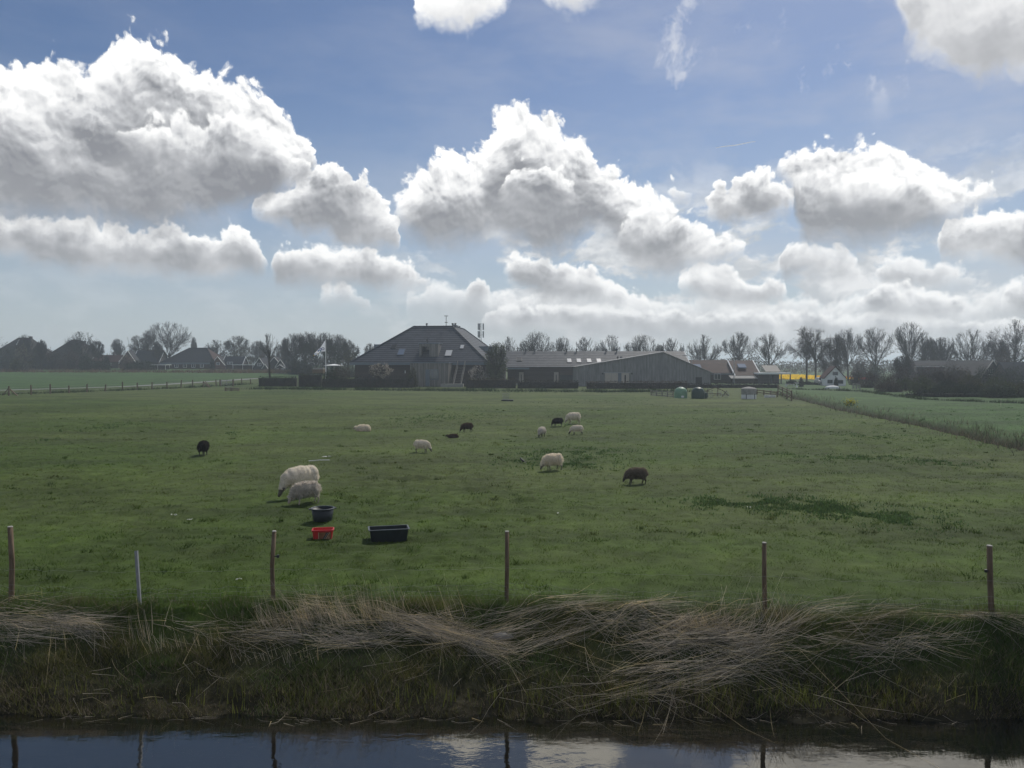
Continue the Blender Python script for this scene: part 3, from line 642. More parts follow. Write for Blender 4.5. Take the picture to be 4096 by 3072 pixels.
M['timber_grey'] = board_mat('weathered grey boards', (0.17, 0.16, 0.145), 0.16, 0, 0.3)
M['steel_grey'] = board_mat('grey corrugated sheet', (0.20, 0.20, 0.195), 0.22, 0, 0.10, 0.85)
M['black_wood'] = board_mat('black tarred boards', (0.03, 0.032, 0.034), 0.2, 2, 0.2)
M['fascia'] = basic('blue grey fascia', (0.13, 0.16, 0.19), 0.6, 0.12)
M['white'] = basic('white paint', (0.72, 0.72, 0.70), 0.6, 0.08)
M['offwhite'] = basic('limewashed wall', (0.80, 0.80, 0.79), 0.85, 0.10, 1.2)
M['beige'] = basic('beige panel', (0.42, 0.38, 0.32), 0.7, 0.08)
M['dark'] = basic('opening shade', (0.012, 0.013, 0.015), 0.8, 0.2)  # near-black for solid panels, painted as the shade inside openings
M['black_metal'] = basic('black metal', (0.025, 0.027, 0.03), 0.45, 0.2, 4, 0.5)
M['grey_metal'] = basic('galvanised steel', (0.30, 0.31, 0.32), 0.5, 0.2, 6, 0.5, 0.3)
M['wood'] = basic('weathered wood', (0.17, 0.125, 0.09), 0.85, 0.35, 3.0, 0.2, stretch=(6, 6, 0.6))
M['grey_wood'] = basic('silvered wood', (0.24, 0.225, 0.20), 0.85, 0.3, 3.0, 0.2)
M['concrete'] = basic('concrete', (0.30, 0.29, 0.27), 0.9, 0.2)
def glass(name, c=(0.03, 0.04, 0.05), rough=0.08):
    m, T, out = new_mat(name); p = T.add('ShaderNodeBsdfPrincipled'); p.inputs['Base Color'].default_value = (*c, 1); p.inputs['Roughness'].default_value = rough
    p.inputs['IOR'].default_value = 1.9; T.l.new(p.outputs[0], out.inputs[0]); return m
M['glass'] = glass('window glass'); M['skylight'] = glass('roof light glass', (0.10, 0.14, 0.20), 0.12); M['bright_glass'] = glass('pale glass', (0.60, 0.59, 0.56), 0.3)  # last one: pale even base colour for panes and headlights
M['solar'] = basic('solar panel', (0.010, 0.013, 0.018), 0.6, 0.2, 1.0, 0.15)
def window(parent, x, y, z, w, h, frame='white', pane='glass', d=0.06, bars=True, name='window'):
    """window in a wall that faces -y, (x, z) its lower left corner"""
    b = MB(); t = 0.07
    b.box(x - t, x + w + t, y - d, y, z - t, z).box(x - t, x + w + t, y - d, y, z + h, z + h + t).box(x - t, x, y - d, y, z, z + h).box(x + w, x + w + t, y - d, y, z, z + h)
    if bars: b.box(x + w / 2 - .025, x + w / 2 + .025, y - d, y, z, z + h)
    f = b.build(name, M[frame], parent)
    MB().box(x, x + w, y - d + .045, y - 0.004, z, z + h).build('pane', M[pane], f); return f
def slab(b, quad, t):                 # a sloping roof plane with thickness t downward
    q = [Vector(p) for p in quad]; n = (q[1] - q[0]).cross(q[3] - q[0]).normalized(); n = n if n.z > 0 else -n
    v = q + [p - n * t for p in q]; b.raw(v, [(0, 1, 2, 3), (7, 6, 5, 4)] + [(i, i + 4, (i + 1) % 4 + 4, (i + 1) % 4) for i in range(4)])
def gable(name, label, cat, pos, rz, w, d, eave, ridge, axis, wall, roof, over=0.3, barge=None, wins=(), chims=(), group=None):
    """axis 'x': the ridge runs left to right; 'y': the gable faces the camera. Origin: middle of the front wall."""
    r = empty(name, pos, R(rz)); tag(r, label, cat, group); b = MB(); hw = w / 2
    if axis == 'y':
        b.prism([(-hw, -0.6), (hw, -0.6), (hw, eave), (0, ridge - .02), (-hw, eave)], 0, d); rf = MB(); k = (ridge - eave) / hw
        for s in (-1, 1):
            slab(rf, [(0, -over, ridge + .13), (s * (hw + over), -over, eave - over * k + .13), (s * (hw + over), d + over, eave - over * k + .13), (0, d + over, ridge + .13)], .14)
    else:
        hd = d / 2; v = [(x, y, z) for x in (-hw, hw) for y, z in ((0, -0.6), (d, -0.6), (d, eave), (hd, ridge - .02), (0, eave))]
        b.raw(v, [(0, 1, 2, 3, 4), (9, 8, 7, 6, 5)] + [(i, i + 5, (i + 1) % 5 + 5, (i + 1) % 5) for i in range(5)]); rf = MB(); k = (ridge - eave) / hd
        for y0, y1 in ((-over, hd), (d + over, hd)):
            slab(rf, [(-hw - over, y1, ridge + .13), (hw + over, y1, ridge + .13), (hw + over, y0, eave - over * k + .13), (-hw - over, y0, eave - over * k + .13)], .14)
    b.build('wall', M[wall], r); ro = rf.build('roof', M[roof], r)
    if barge:
        if axis == 'y':
            for s in (-1, 1): MB().bar((0, -over - .05, ridge + .08), (s * (hw + over), -over - .05, eave - over * (ridge - eave) / hw + .08), .1, .26, up=(0, -1, 0)).build('barge_board', M[barge], r)
        else:
            for sx in (-hw - over - .05, hw + over + .05):
                g = MB()
                for y0, y1 in ((-over, hd), (d + over, hd)): g.bar((sx, y0, eave - over * k + .06), (sx, y1, ridge + .06), .26, .1)
                g.build('barge_board', M[barge], r)
    for wn in wins: window(r, *wn)
    for cx, cy, z0, z1 in chims: MB().box(cx - .35, cx + .35, cy - .35, cy + .35, z0, z1).box(cx - .22, cx + .22, cy - .22, cy + .22, z1, z1 + .25).build('chimney', M['brick_dark'], ro)
    return r
def hip(name, label, cat, pos, rz, w, d, eave, ridge, tw, td, toff, wall, roof, over=0.5, fascia=None, side=None):
    """pyramid-like farmhouse: base w x d, flat top tw x td whose centre lies toff from the base centre"""
    r = empty(name, pos, R(rz)); tag(r, label, cat); hw = w / 2
    MB().box(-hw + .3, hw - .3, 0, d, -0.6, eave).build('wall', M[wall], r)
    B = [(-hw - over, -over, eave), (hw + over, -over, eave), (hw + over, d + over, eave), (-hw - over, d + over, eave)]
    cx, cy = toff; Tp = [(cx - tw / 2, cy - td / 2, ridge), (cx + tw / 2, cy - td / 2, ridge), (cx + tw / 2, cy + td / 2, ridge), (cx - tw / 2, cy + td / 2, ridge)]
    rf = MB().raw(B + Tp, [(0, 1, 5, 4), (1, 2, 6, 5), (2, 3, 7, 6), (3, 0, 4, 7), (4, 5, 6, 7), (3, 2, 1, 0)]); ro = rf.build('roof', M[roof], r)
    if side: ro.data.materials.append(M[side]); [setattr(p, 'material_index', 1) for p in ro.data.polygons if p.normal.x > 0.35]
    rc = MB()
    for i in range(4): rc.bar(Vector(B[i]) + Vector((0, 0, .05)), Vector(Tp[i]) + Vector((0, 0, .05)), .32, .16)
    for i in range(4): rc.bar(Vector(Tp[i]) + Vector((0, 0, .06)), Vector(Tp[(i + 1) % 4]) + Vector((0, 0, .06)), .32, .16)
    rc.build('ridge_tiles', M[roof], ro)
    if fascia:
        f = MB(); o = over + .06
        f.box(-hw - o, hw + o, -o, -o + .12, eave - .55, eave - .02).box(hw + o - .12, hw + o, -o + .12, d + o, eave - .55, eave - .02).box(-hw - o, -hw - o + .12, -o + .12, d + o, eave - .55, eave - .02)
        f.build('fascia', M[fascia], r)
    return r, ro
def vent(r, x, y, z, h=0.5): MB().tube([(x, y, z - .3), (x, y, z + h * .6)], .13).tube([(x, y, z + h * .6), (x, y, z + h)], [.26, .2]).build('ridge_vent', M['black_metal'], r)
# ------------------------------------------------------------------ the big farmhouse
def farmhouse():
    Y = 150.0; s = Y / FPX; X0 = (1677 - 2048) * s; r, ro = hip('farmhouse', 'large square farmhouse with a steep slate-grey pyramid roof and timber dormer', 'farmhouse', (X0, Y, 0), -7, 26.6, 31, 4.65, 12.1, 8.2, 12.5, (.5, 16.2), 'brick_dark', 'tile_slate', 0.5, 'fascia')
    yr = lambda z: -0.5 + (z - 4.65) / (12.1 - 4.65) * 10.45      # front roof plane
    lx = lambda px, y=0: (px - 2048) * (Y + y) / FPX - X0
    def zz(py, y=0): return H + (1456 - py) * (Y + y) / FPX
    # dormer with a balcony opening
    z0, z1 = 4.7, zz(1376, 2.5); x0, x1 = lx(1676, 1.5), lx(1735, 1.5); yf = 1.0; d = MB()
    d.box(x0, x0 + .45, yf, 7.4, z0, z1).box(x1 - .9, x1 + .9, yf, 7.4, z0, z1).box(x0 + .45, x1 - .9, yf, 7.4, z1 - .5, z1).box(x0 + .45, x1 - .9, 3.0, 3.2, z0, z1 - .5)
    dm = d.build('dormer', M['timber_grey'], r); MB().box(x0 - .12, x1 + 1.0, yf - .12, 7.6, z1, z1 + .18).build('dormer_roof', M['fascia'], dm)
    MB().box(x0 + .46, x1 - 1.9, 2.93, 2.996, z0 + .3, z1 - .6).build('balcony_shade', M['dark'], dm)  # dark panel paints the shade of the balcony opening
    rl = MB(); rl.bar((x0 + .1, yf - .1, 6.0), (x1 - .6, yf - .1, 6.0), .07)
    for i in range(16): rl.bar((x0 + .1 + i * (x1 - .7 - x0) / 15, yf - .1, 4.75), (x0 + .1 + i * (x1 - .7 - x0) / 15, yf - .1, 6.0), .035)
    rl.build('balcony_railing', M['black_metal'], dm)
    v = MB(); v.tube([(lx(1700, 4), 4, z1), (lx(1700, 4), 4, z1 + .9)], .1).tube([(lx(1700, 4), 4, z1 + .7), (lx(1700, 4), 4, z1 + 1.0)], [.3, .18]); v.build('flue', M['black_metal'], dm)
    # timber extension below it
    ex0, ex1 = lx(1652, -4), lx(1807, -4); MB().box(ex0, ex1, -4.4, -.62, -0.6, 4.45).build('timber_extension', M['timber_grey'], r)
    window(r, lx(1717, -4.4), -4.4, 1.4, 2.3, 1.8, 'fascia', 'glass', name='extension_window'); MB().box(lx(1717, -4.4) - .1, lx(1733, -4.4) - .1, -4.5, -4.402, 0.1, 3.2).build('door', M['fascia'], r)
    MB().box(ex0 - .1, ex1 + .1, -4.5, -.56, 4.45, 4.62).build('extension_roof', M['fascia'], r)
    # outside stair
    st = MB(); sx0, sx1 = lx(1833, -3), lx(1863, -3)
    for i in range(12): st.box(sx0 + .12, sx1 - .12, -5.2 + i * .36, -5.2 + i * .36 + .30, .35 + i * .3, .40 + i * .3)
    st.build('stair_steps', M['grey_wood'], r); sr = MB()
    for x in (sx0, sx1): sr.bar((x, -5.3, .25), (x, -.95, 3.9), .10, .28).bar((x, -5.3, 1.3), (x, -.95, 4.9), .07).bar((x, -5.3, .25), (x, -5.3, 1.35), .09).bar((x, -.95, 3.9), (x, -.95, 4.95), .09)
    sr.build('stair_rail', M['grey_wood'], r); MB().box(sx0 - 2.2, sx1 + .6, -6.3, -5.4, -0.6, 0.62).build('terrace_wall', M['concrete'], r)
    # roof lights
    def light(px, py, w, h, pane):
        z = zz(py, 4); y = yr(z); x = lx(px, y); n = Vector((0, -7.45, 10.45)).normalized(); t = Vector((0, 10.45, 7.45)).normalized(); c = Vector((x, y, z))
        def q(b, w, h, lift, th): p = [c + Vector((i * w / 2, 0, 0)) + t * (j * h / 2) + n * lift for i, j in ((-1, -1), (1, -1), (1, 1), (-1, 1))]; slab(b, p, th); return b
        f = q(MB(), w + .2, h + .2, .1, .2).build('roof_window', M['black_metal'], r); q(MB(), w, h, .125, .02).build('pane', M[pane], f)
    light(1598, 1410, 1.25, 1.9, 'skylight'); light(1792, 1414, 1.25, 1.9, 'bright_glass'); light(1842, 1389, .7, 1.2, 'bright_glass'); light(1563, 1386, .9, 1.2, 'solar')
    for px in (1684, 1789, 1800): vent(r, lx(px, 10), 10, 12.15, .6)
    for y in (12, 14, 15.5, 18): vent(r, 4.5, y, 12.1, .45)
    w = MB().bar((lx(1763, 10), 10, 12.1), (lx(1763, 10), 10, 14.3), .1).bar((lx(1763, 10) - .4, 10, 14.25), (lx(1763, 10) + .4, 10, 14.25), .12).bar((lx(1763, 10) - .3, 10, 12.9), (lx(1763, 10) + .3, 10, 12.9), .12); w.build('weather_vane', M['black_metal'], r)
    MB().box(-13.1, -7.0, 13, 18, 4.75, 8.5).build('side_dormer', M['fascia'], r); MB().box(8.5, 12.7, 12, 17, 4.75, 8.0).build('east_dormer', M['fascia'], r)
    for px in (1620,): MB().box(lx(px) - .1, lx(px) + .1, -.1, .29, 2.5, 3.0).build('wall_lamp', M['white'], r)
    window(r, lx(1480), .3, 1.0, 1.6, 1.7, 'fascia', 'glass'); window(r, lx(1430), .3, 1.0, 1.6, 1.7, 'fascia', 'glass'); window(r, lx(1880), .3, 1.0, 1.6, 1.7, 'fascia', 'glass')
farmhouse()
def wing():
    Y = 160.0; x0, x1 = (2030 - 2048) * Y / FPX, (2726 - 2048) * (Y + 7) / FPX; w = x1 - x0; c = (x0 + x1) / 2
    r = gable('barn_wing', 'long low wing with a pale ribbed grey roof and four roof windows in a row', 'barn', (c, Y, 0), 0, w, 14, 3.75, 6.95, 'x', 'brick_dark', 'tile_slate2', 0.4, 'fascia')
    def pan(px, py, ww, hh, pane):
        z = H + (1456 - py) * (Y + 3) / FPX; y = (z - 3.75) / 3.2 * 7; x = (px - 2048) * (Y + y) / FPX - c; t = Vector((0, 7, 3.2)).normalized(); n = Vector((0, -3.2, 7)).normalized(); q = Vector((x, y, z + .14))
        def mk(b, ww, hh, l, th): slab(b, [q + Vector((i * ww / 2, 0, 0)) + t * j * hh / 2 + n * l for i, j in ((-1, -1), (1, -1), (1, 1), (-1, 1))], th); return b
        f = mk(MB(), ww + .25, hh + .25, .1, .15).build('roof_window', M['black_metal'], r); mk(MB(), ww, hh, .13, .02).build('pane', M[pane], f)
    for px in (2277, 2315, 2356, 2395): pan(px, 1446, .8, 1.7, 'bright_glass')
    pan(2077, 1441, .9, 1.6, 'solar')
    for px in (2104, 2140, 2267, 2307, 2426, 2468): vent(r, (px - 2048) * (Y + 6) / FPX - c, 6.6, 6.9, .7)
    for px in (2471, 2485): vent(r, (px - 2048) * (Y + 3) / FPX - c, 3.2, 5.2, .7)
    for px in (2076, 2216):
        x = (px - 2048) * Y / FPX - c; dd = MB().box(x, x + .95, -.08, -.002, 0.05, 2.6).build('door', M['beige'], r); MB().box(x + .38, x + .55, -.12, -.082, .5, 2.1).build('door_slot', M['dark'], dd)
    x = (2240 - 2048) * Y / FPX - c; MB().box(x, x + 3.2, -.07, -.002, .9, 2.0).build('window', M['glass'], r)
    MB().box(-w / 2 - .1, w / 2 + .1, -2.2, -.05, -.3, .25).build('terrace', M['concrete'], r)
    MB().box(-w / 2, -w / 2 + 4.5, -2.0, -.45, 3.2, 3.55).build('canopy', M['fascia'], r)
wing()
def shed():
    Y = 148.0; s = Y / FPX; xl, xa, xr = [(p - 2048) * s for p in (2306, 2652, 2842)]
    r = empty('cattle_shed', (xa, Y, 0)); tag(r, 'wide grey corrugated shed with a shallow lopsided gable and beige doors', 'shed'); a, b_ = xl - xa, xr - xa
    MB().prism([(a, -.6), (b_, -.6), (b_, 2.62), (0, 6.46), (a, 3.68)], 0, 9).build('wall', M['steel_grey'], r); rf = MB()
    slab(rf, [(0, -.25, 6.62), (a - .3, -.25, 3.78), (a - .3, 9.3, 3.78), (0, 9.3, 6.62)], .12); slab(rf, [(0, -.25, 6.62), (b_ + .3, -.25, 2.66), (b_ + .3, 9.3, 2.66), (0, 9.3, 6.62)], .12); rf.build('roof', M['steel_grey'], r)
    lx = lambda p: (p - 2048) * s - xa
    for p0, p1, m in ((2420, 2446, 'beige'), (2446.6, 2472, 'beige'), (2473, 2485, 'fascia'), (2486, 2516, 'beige')):
        d = MB().box(lx(p0), lx(p1), -.09, -.003, .3, 2.55).build('door', M[m], r)
    MB().box(lx(2498), lx(2503), -.13, -.094, .4, 2.2).build('door_slot', M['dark'], d); MB().box(lx(2415), lx(2520), -.14, -.003, 2.56, 2.72).build('door_track', M['grey_metal'], r)
    MB().box(lx(2783), lx(2808), -.06, -.003, -.3, 1.75).build('opening', M['dark'], r)  # solid panel, the shade of the doorway put into its colour
    for p in (2410, 2527): MB().box(lx(p) - .15, lx(p) + .15, -.2, -.003, 2.3, 2.6).build('wall_lamp', M['black_metal'], r)
shed()
def red_house():
    Y = 172.0; s = Y / FPX; x0, xm, x1 = [(p - 2048) * s for p in (2760, 2930, 3024)]
    r = gable('red_roof_house', 'low long house with a red-brown tiled roof in two steps, beside the grey shed', 'house', ((x0 + xm) / 2, Y + 1.2, 0), 0, xm - x0, 9, 2.35, 5.1, 'x', 'brick_dark', 'tile_red', .3, 'white', [(-5, 0, .9, 1.6, 1.2), (1, 0, .9, 1.4, 1.2)])
    hw = (xm - x0) / 2; w2 = x1 - xm; b = MB(); xx = hw + .4
    b.raw([(x, y, z) for x in (xx, xx + w2) for y, z in ((-2, -.6), (8, -.6), (8, 1.9), (3.6, 5.0), (-2, 1.9))], [(0, 1, 2, 3, 4), (9, 8, 7, 6, 5)] + [(i, i + 5, (i + 1) % 5 + 5, (i + 1) % 5) for i in range(5)]); b.build('side_wall', M['brick_dark'], r)
    rf = MB(); slab(rf, [(xx - .1, 3.6, 5.15), (xx + w2 + .3, 3.6, 5.15), (xx + w2 + .3, -2.4, 1.8), (xx - .1, -2.4, 1.8)], .14); slab(rf, [(xx - .1, 3.6, 5.15), (xx + w2 + .3, 3.6, 5.15), (xx + w2 + .3, 8.4, 1.8), (xx - .1, 8.4, 1.8)], .14); rf.build('side_roof', M['tile_red'], r)
    [MB().bar((q, -2.4, 1.75), (q, 3.6, 5.1), .25, .1).build('barge_board', M['offwhite'], r) for q in (xx + w2 + .36, xx - .16)]
    for x, y, z in ((-2.6, 1.5, 3.75), (xx + 2.2, .6, 3.85)):
        t = Vector((0, 4.5, 2.75)).normalized(); n = Vector((0, -2.75, 4.5)).normalized(); q = Vector((x, y, z)); bb = MB()
        slab(bb, [q + Vector((i * .9, 0, 0)) + t * j * .8 + n * .12 for i, j in ((-1, -1), (1, -1), (1, 1), (-1, 1))], .25); bb.build('roof_window', M['skylight'], r)
    sh = MB(); slab(sh, [(xx - 1.6, -2.3, 1.75), (xx + w2 - 1.0, -2.3, 1.75), (xx + w2 - 1.0, -4.4, 1.15), (xx - 1.6, -4.4, 1.15)], .06); sh.build('awning', M['concrete'], r)
    MB().box(-hw - .3, hw, -1.9, -.35, 1.98, 2.12).build('porch_roof', M['fascia'], r)
    cp_ = empty('solar_carport', ((3112 - 2048) * s, Y - 4, 0)); tag(cp_, 'open flat-roofed carport with dark solar panels tilted on top', 'carport'); w = (3126 - 2998) * s
    MB().box(-w / 2 - 2, w / 2 - 2, 0, 5, 2.05, 2.42).build('roof', M['offwhite'], cp_); pn = MB(); slab(pn, [(-w / 2 - .2, 4.0, 4.0), (w / 2 - 4.0, 4.0, 4.0), (w / 2 - 4.0, .8, 2.6), (-w / 2 - .2, .8, 2.6)], .1); pn.build('solar_panels', M['solar'], cp_)
    for x in (-w / 2 - 1.9, -w / 2 + .8, w / 2 - 4.2, w / 2 - 2.2): MB().box(x - .1, x + .1, .1, .3, -.3, 2.05).build('post', M['black_wood'], cp_)
    MB().box(w / 2 - 5.6, w / 2 - 4.4, .8, 3.5, -.3, 2.05).build('store', M['brick_dark'], cp_); MB().box(-w / 2 - 1.9, -w / 2 + 1.2, 2.5, 4.8, -.3, 2.05).build('store', M['brick_dark'], cp_)
red_house()
def cottage():
    Y = 152.0; s = Y / FPX; xc = (3341 - 2048) * s
    r = gable('white_cottage', 'small whitewashed gabled cottage with a red tiled roof and three dark windows', 'cottage', (xc, Y, 0), -14, 3.95, 6.5, 1.55, 3.75, 'y', 'offwhite', 'tile_red', .18, None,
              [(-1.35, 0, .55, .8, .55, 'black_metal', 'glass', .05, True), (.55, 0, .5, .85, .55, 'black_metal', 'glass', .05, True), (-.4, 0, 2.15, .85, .55, 'black_metal', 'glass', .05, True)])
    MB().box(1.979, 2.06, 1.0, 1.7, .0, 1.4).build('door', M['black_wood'], r); return r
cottage()
def left_houses():
    def P(px, Y): return (px - 2048) * Y / FPX, float(base_h((px - 2048) * Y / FPX, Y))
    Y = 285; x, z = P(20, Y); r, ro = hip('old_farmhouse', 'dark pyramid-roofed farmhouse with a tall thin chimney at the far left edge', 'farmhouse', (x, Y, z), 0, 22, 22, 2.6, 13.0, 3.0, 3.0, (.6, 11), 'brick_dark', 'thatch', .5); MB().box(3.4, 4.3, 9, 9.9, 9.5, 13.6).build('chimney', M['brick_dark'], ro)
    MB().bar((.0, 8.6, 12.4), (-.1, 5.0, 7.6), .3, .2).build('ridge_trim', M['white'], ro)
    Y = 280; x, z = P(238, Y); r, ro = hip('thatched_farmhouse', 'brown thatched pyramid-roofed farmhouse half hidden by shrubs', 'farmhouse', (x, Y, z), 0, 21, 20, 2.2, 12.1, 1.6, 2.5, (.6, 10), 'brick_dark', 'thatch', .5); MB().box(2.6, 4.0, 9.5, 10.6, 9.5, 11.7).build('chimney', M['brick_dark'], ro)
    Y = 275; x, z = P(420, Y); gable('brown_roof_house', 'low house with a faded brown roof and a white-edged gable end', 'house', (x, Y, z), 0, 9.5, 7, 2.3, 4.6, 'x', 'brick_dark', 'tile_red', .3, 'white', [(1, 0, .8, 1.2, 1.1)], [(1.5, 3.5, 4.4, 5.6)])
    Y = 270; x, z = P(545, Y); gable('grey_roof_house', 'grey-roofed house with a dark gable, behind the blossoming shrub', 'house', (x + 2.2, Y + 2.5, z), 0, 9, 8, 2.4, 6.3, 'x', 'brick_dark', 'tile_dark', .3, 'offwhite', (), [(-1, 4, 6, 7)])
    x, z = P(518, Y); gable('gabled_annex', 'steep dark front gable edged in white, left of the grey roof', 'house', (x, Y - .8, z), 0, 5.6, 3.2, 2.0, 6.1, 'y', 'black_wood', 'tile_dark', .3, 'white', [(-.5, 0, 2.6, 1.0, .9)])
    Y = 262; x, z = P(757, Y); r, ro = hip('hipped_farmhouse', 'broad farmhouse with a dark blue roof whose right hip is red', 'farmhouse', (x - .4, Y, z), 0, 17.6, 15, 2.1, 7.2, 6.2, .8, (.6, 7.5), 'brick_dark', 'tile_dark', .5, 'fascia', side='tile_red')
    for i in range(5): window(r, -7.4 + i * 2.9, 0, .5, 1.1, 1.2, 'offwhite')
    Y = 255; x, z = P(872, Y); gable('wooden_gable_house', 'reddish wooden gable with pale barge boards beside the red hip roof', 'house', (x, Y, z), 0, 4.6, 7, 1.4, 4.1, 'y', 'brick_red', 'tile_dark', .2, 'white', [(-.5, 0, 1.5, 1, .7)])
    x, z = P(925, Y); gable('dormer_house', 'small dark-roofed house with a dormer and white roof edge', 'house', (x, Y + 1, z), 0, 6.4, 6, 1.6, 4.2, 'x', 'brick_dark', 'tile_dark', .2, 'white', [(-1.6, -.2, 1.7, 1.8, .7)])
    Y = 245; x, z = P(1038, Y); gable('black_gable_house', 'black wooden gable with bright white barge boards and a white-barred window', 'house', (x, Y, z), 0, 4.0, 7, .8, 3.9, 'y', 'black_wood', 'tile_dark', .15, 'white', [(-.6, 0, 1.4, 1.1, .8)])
    x, z = P(1060, Y - 3); gable('black_gable_porch', 'tiny white-edged gable porch in front of the black gable house', 'porch', (x, Y - 3, z), 0, 1.8, 2.5, .6, 1.9, 'y', 'black_wood', 'tile_dark', .1, 'white')
    x, z = P(1098, Y + 6); gable('mansard_house', 'dark house behind with a broad bent white roof edge', 'house', (x, Y + 6, z), 0, 4.2, 6, 1.6, 4.0, 'y', 'black_wood', 'tile_dark', .2, 'white')
    x, z = P(1122, Y + 1); gable('white_edged_gable_house', 'dark gable with thin white barge boards, right of the black gable house', 'house', (x, Y + 1, z), 0, 3.2, 6, 1.0, 3.3, 'y', 'black_wood', 'tile_dark', .12, 'white', [(-.35, 0, 1.3, .7, .6)])
    x, z = P(1120, Y - 3); gable('low_garden_room', 'low pale garden room with a flared little gable and white posts', 'garden room', (x, Y - 3, z), 0, 3.0, 2.5, .7, 1.7, 'y', 'black_wood', 'tile_dark', .15, 'white', [(-1.2, 0, .1, .7, .5), (.4, 0, .1, .7, .5)])
    for px, w, lab in ((990, 10, 'flat grey lean-to roof on white posts between two gables'), (615, 8, 'low open lean-to with a pale roof beside the broad farmhouse')):
        x, z = P(px, 250); r = empty('lean_to', (x, 250, z)); tag(r, lab, 'lean-to'); MB().box(-w / 2, w / 2, 0, 4, 1.5, 1.68).build('roof', M['offwhite'], r); MB().box(-w / 2 + .3, w / 2 - .3, 3, 3.2, -.6, 1.5).build('wall', M['brick_dark'], r)
        for k in range(4): MB().box(-w / 2 + .2 + k * (w - .5) / 3, -w / 2 + .3 + k * (w - .5) / 3, .1, .2, -.5, 1.5).build('post', M['white'], r)
left_houses()
def right_houses():
    Y = 178; s = Y / FPX
    gable('dark_roof_house', 'dark-roofed house almost hidden behind the shrubs on the right', 'house', ((3756 - 2048) * s, Y, 0), 0, 9.6, 9, 1.8, 5.0, 'x', 'brick_dark', 'tile_dark', .3, None, [(-1, 0, .8, 1.2, .9)])
    MB().box(-4.0, 4.6, -.6, 2.2, 2.6, 3.6).build('dormer', M['black_wood'], scene.objects['dark_roof_house']); MB().box(-4.3, 4.9, -.8, 2.2, 3.62, 3.76).build('dormer_roof', M['grey_metal'], scene.objects['dark_roof_house'])
    Y = 168; s = Y / FPX
    gable('ribbed_roof_house', 'dark-roofed house with a big pale-edged gable turned to the right', 'house', ((3962 - 2048) * s, Y, 0), 24, 8.6, 9, 1.0, 5.0, 'y', 'brick_dark', 'tile_dark', .5, 'concrete', [(-.6, 0, 2.0, 1.2, 1.1)])
    gable('long_dark_house', 'long dark house with a white gutter line and white-framed window at the far right', 'house', ((4060 - 2048) * s, Y - 6, 0), 0, 9, 8, .9, 4.6, 'x', 'brick_dark', 'tile_dark', .3, None, [(-.6, 0, -.1, 1.2, .8)])
    r = scene.objects['long_dark_house']; MB().box(-4.9, 4.9, -.62, -.42, .72, .84).build('gutter', M['white'], r)
right_houses()
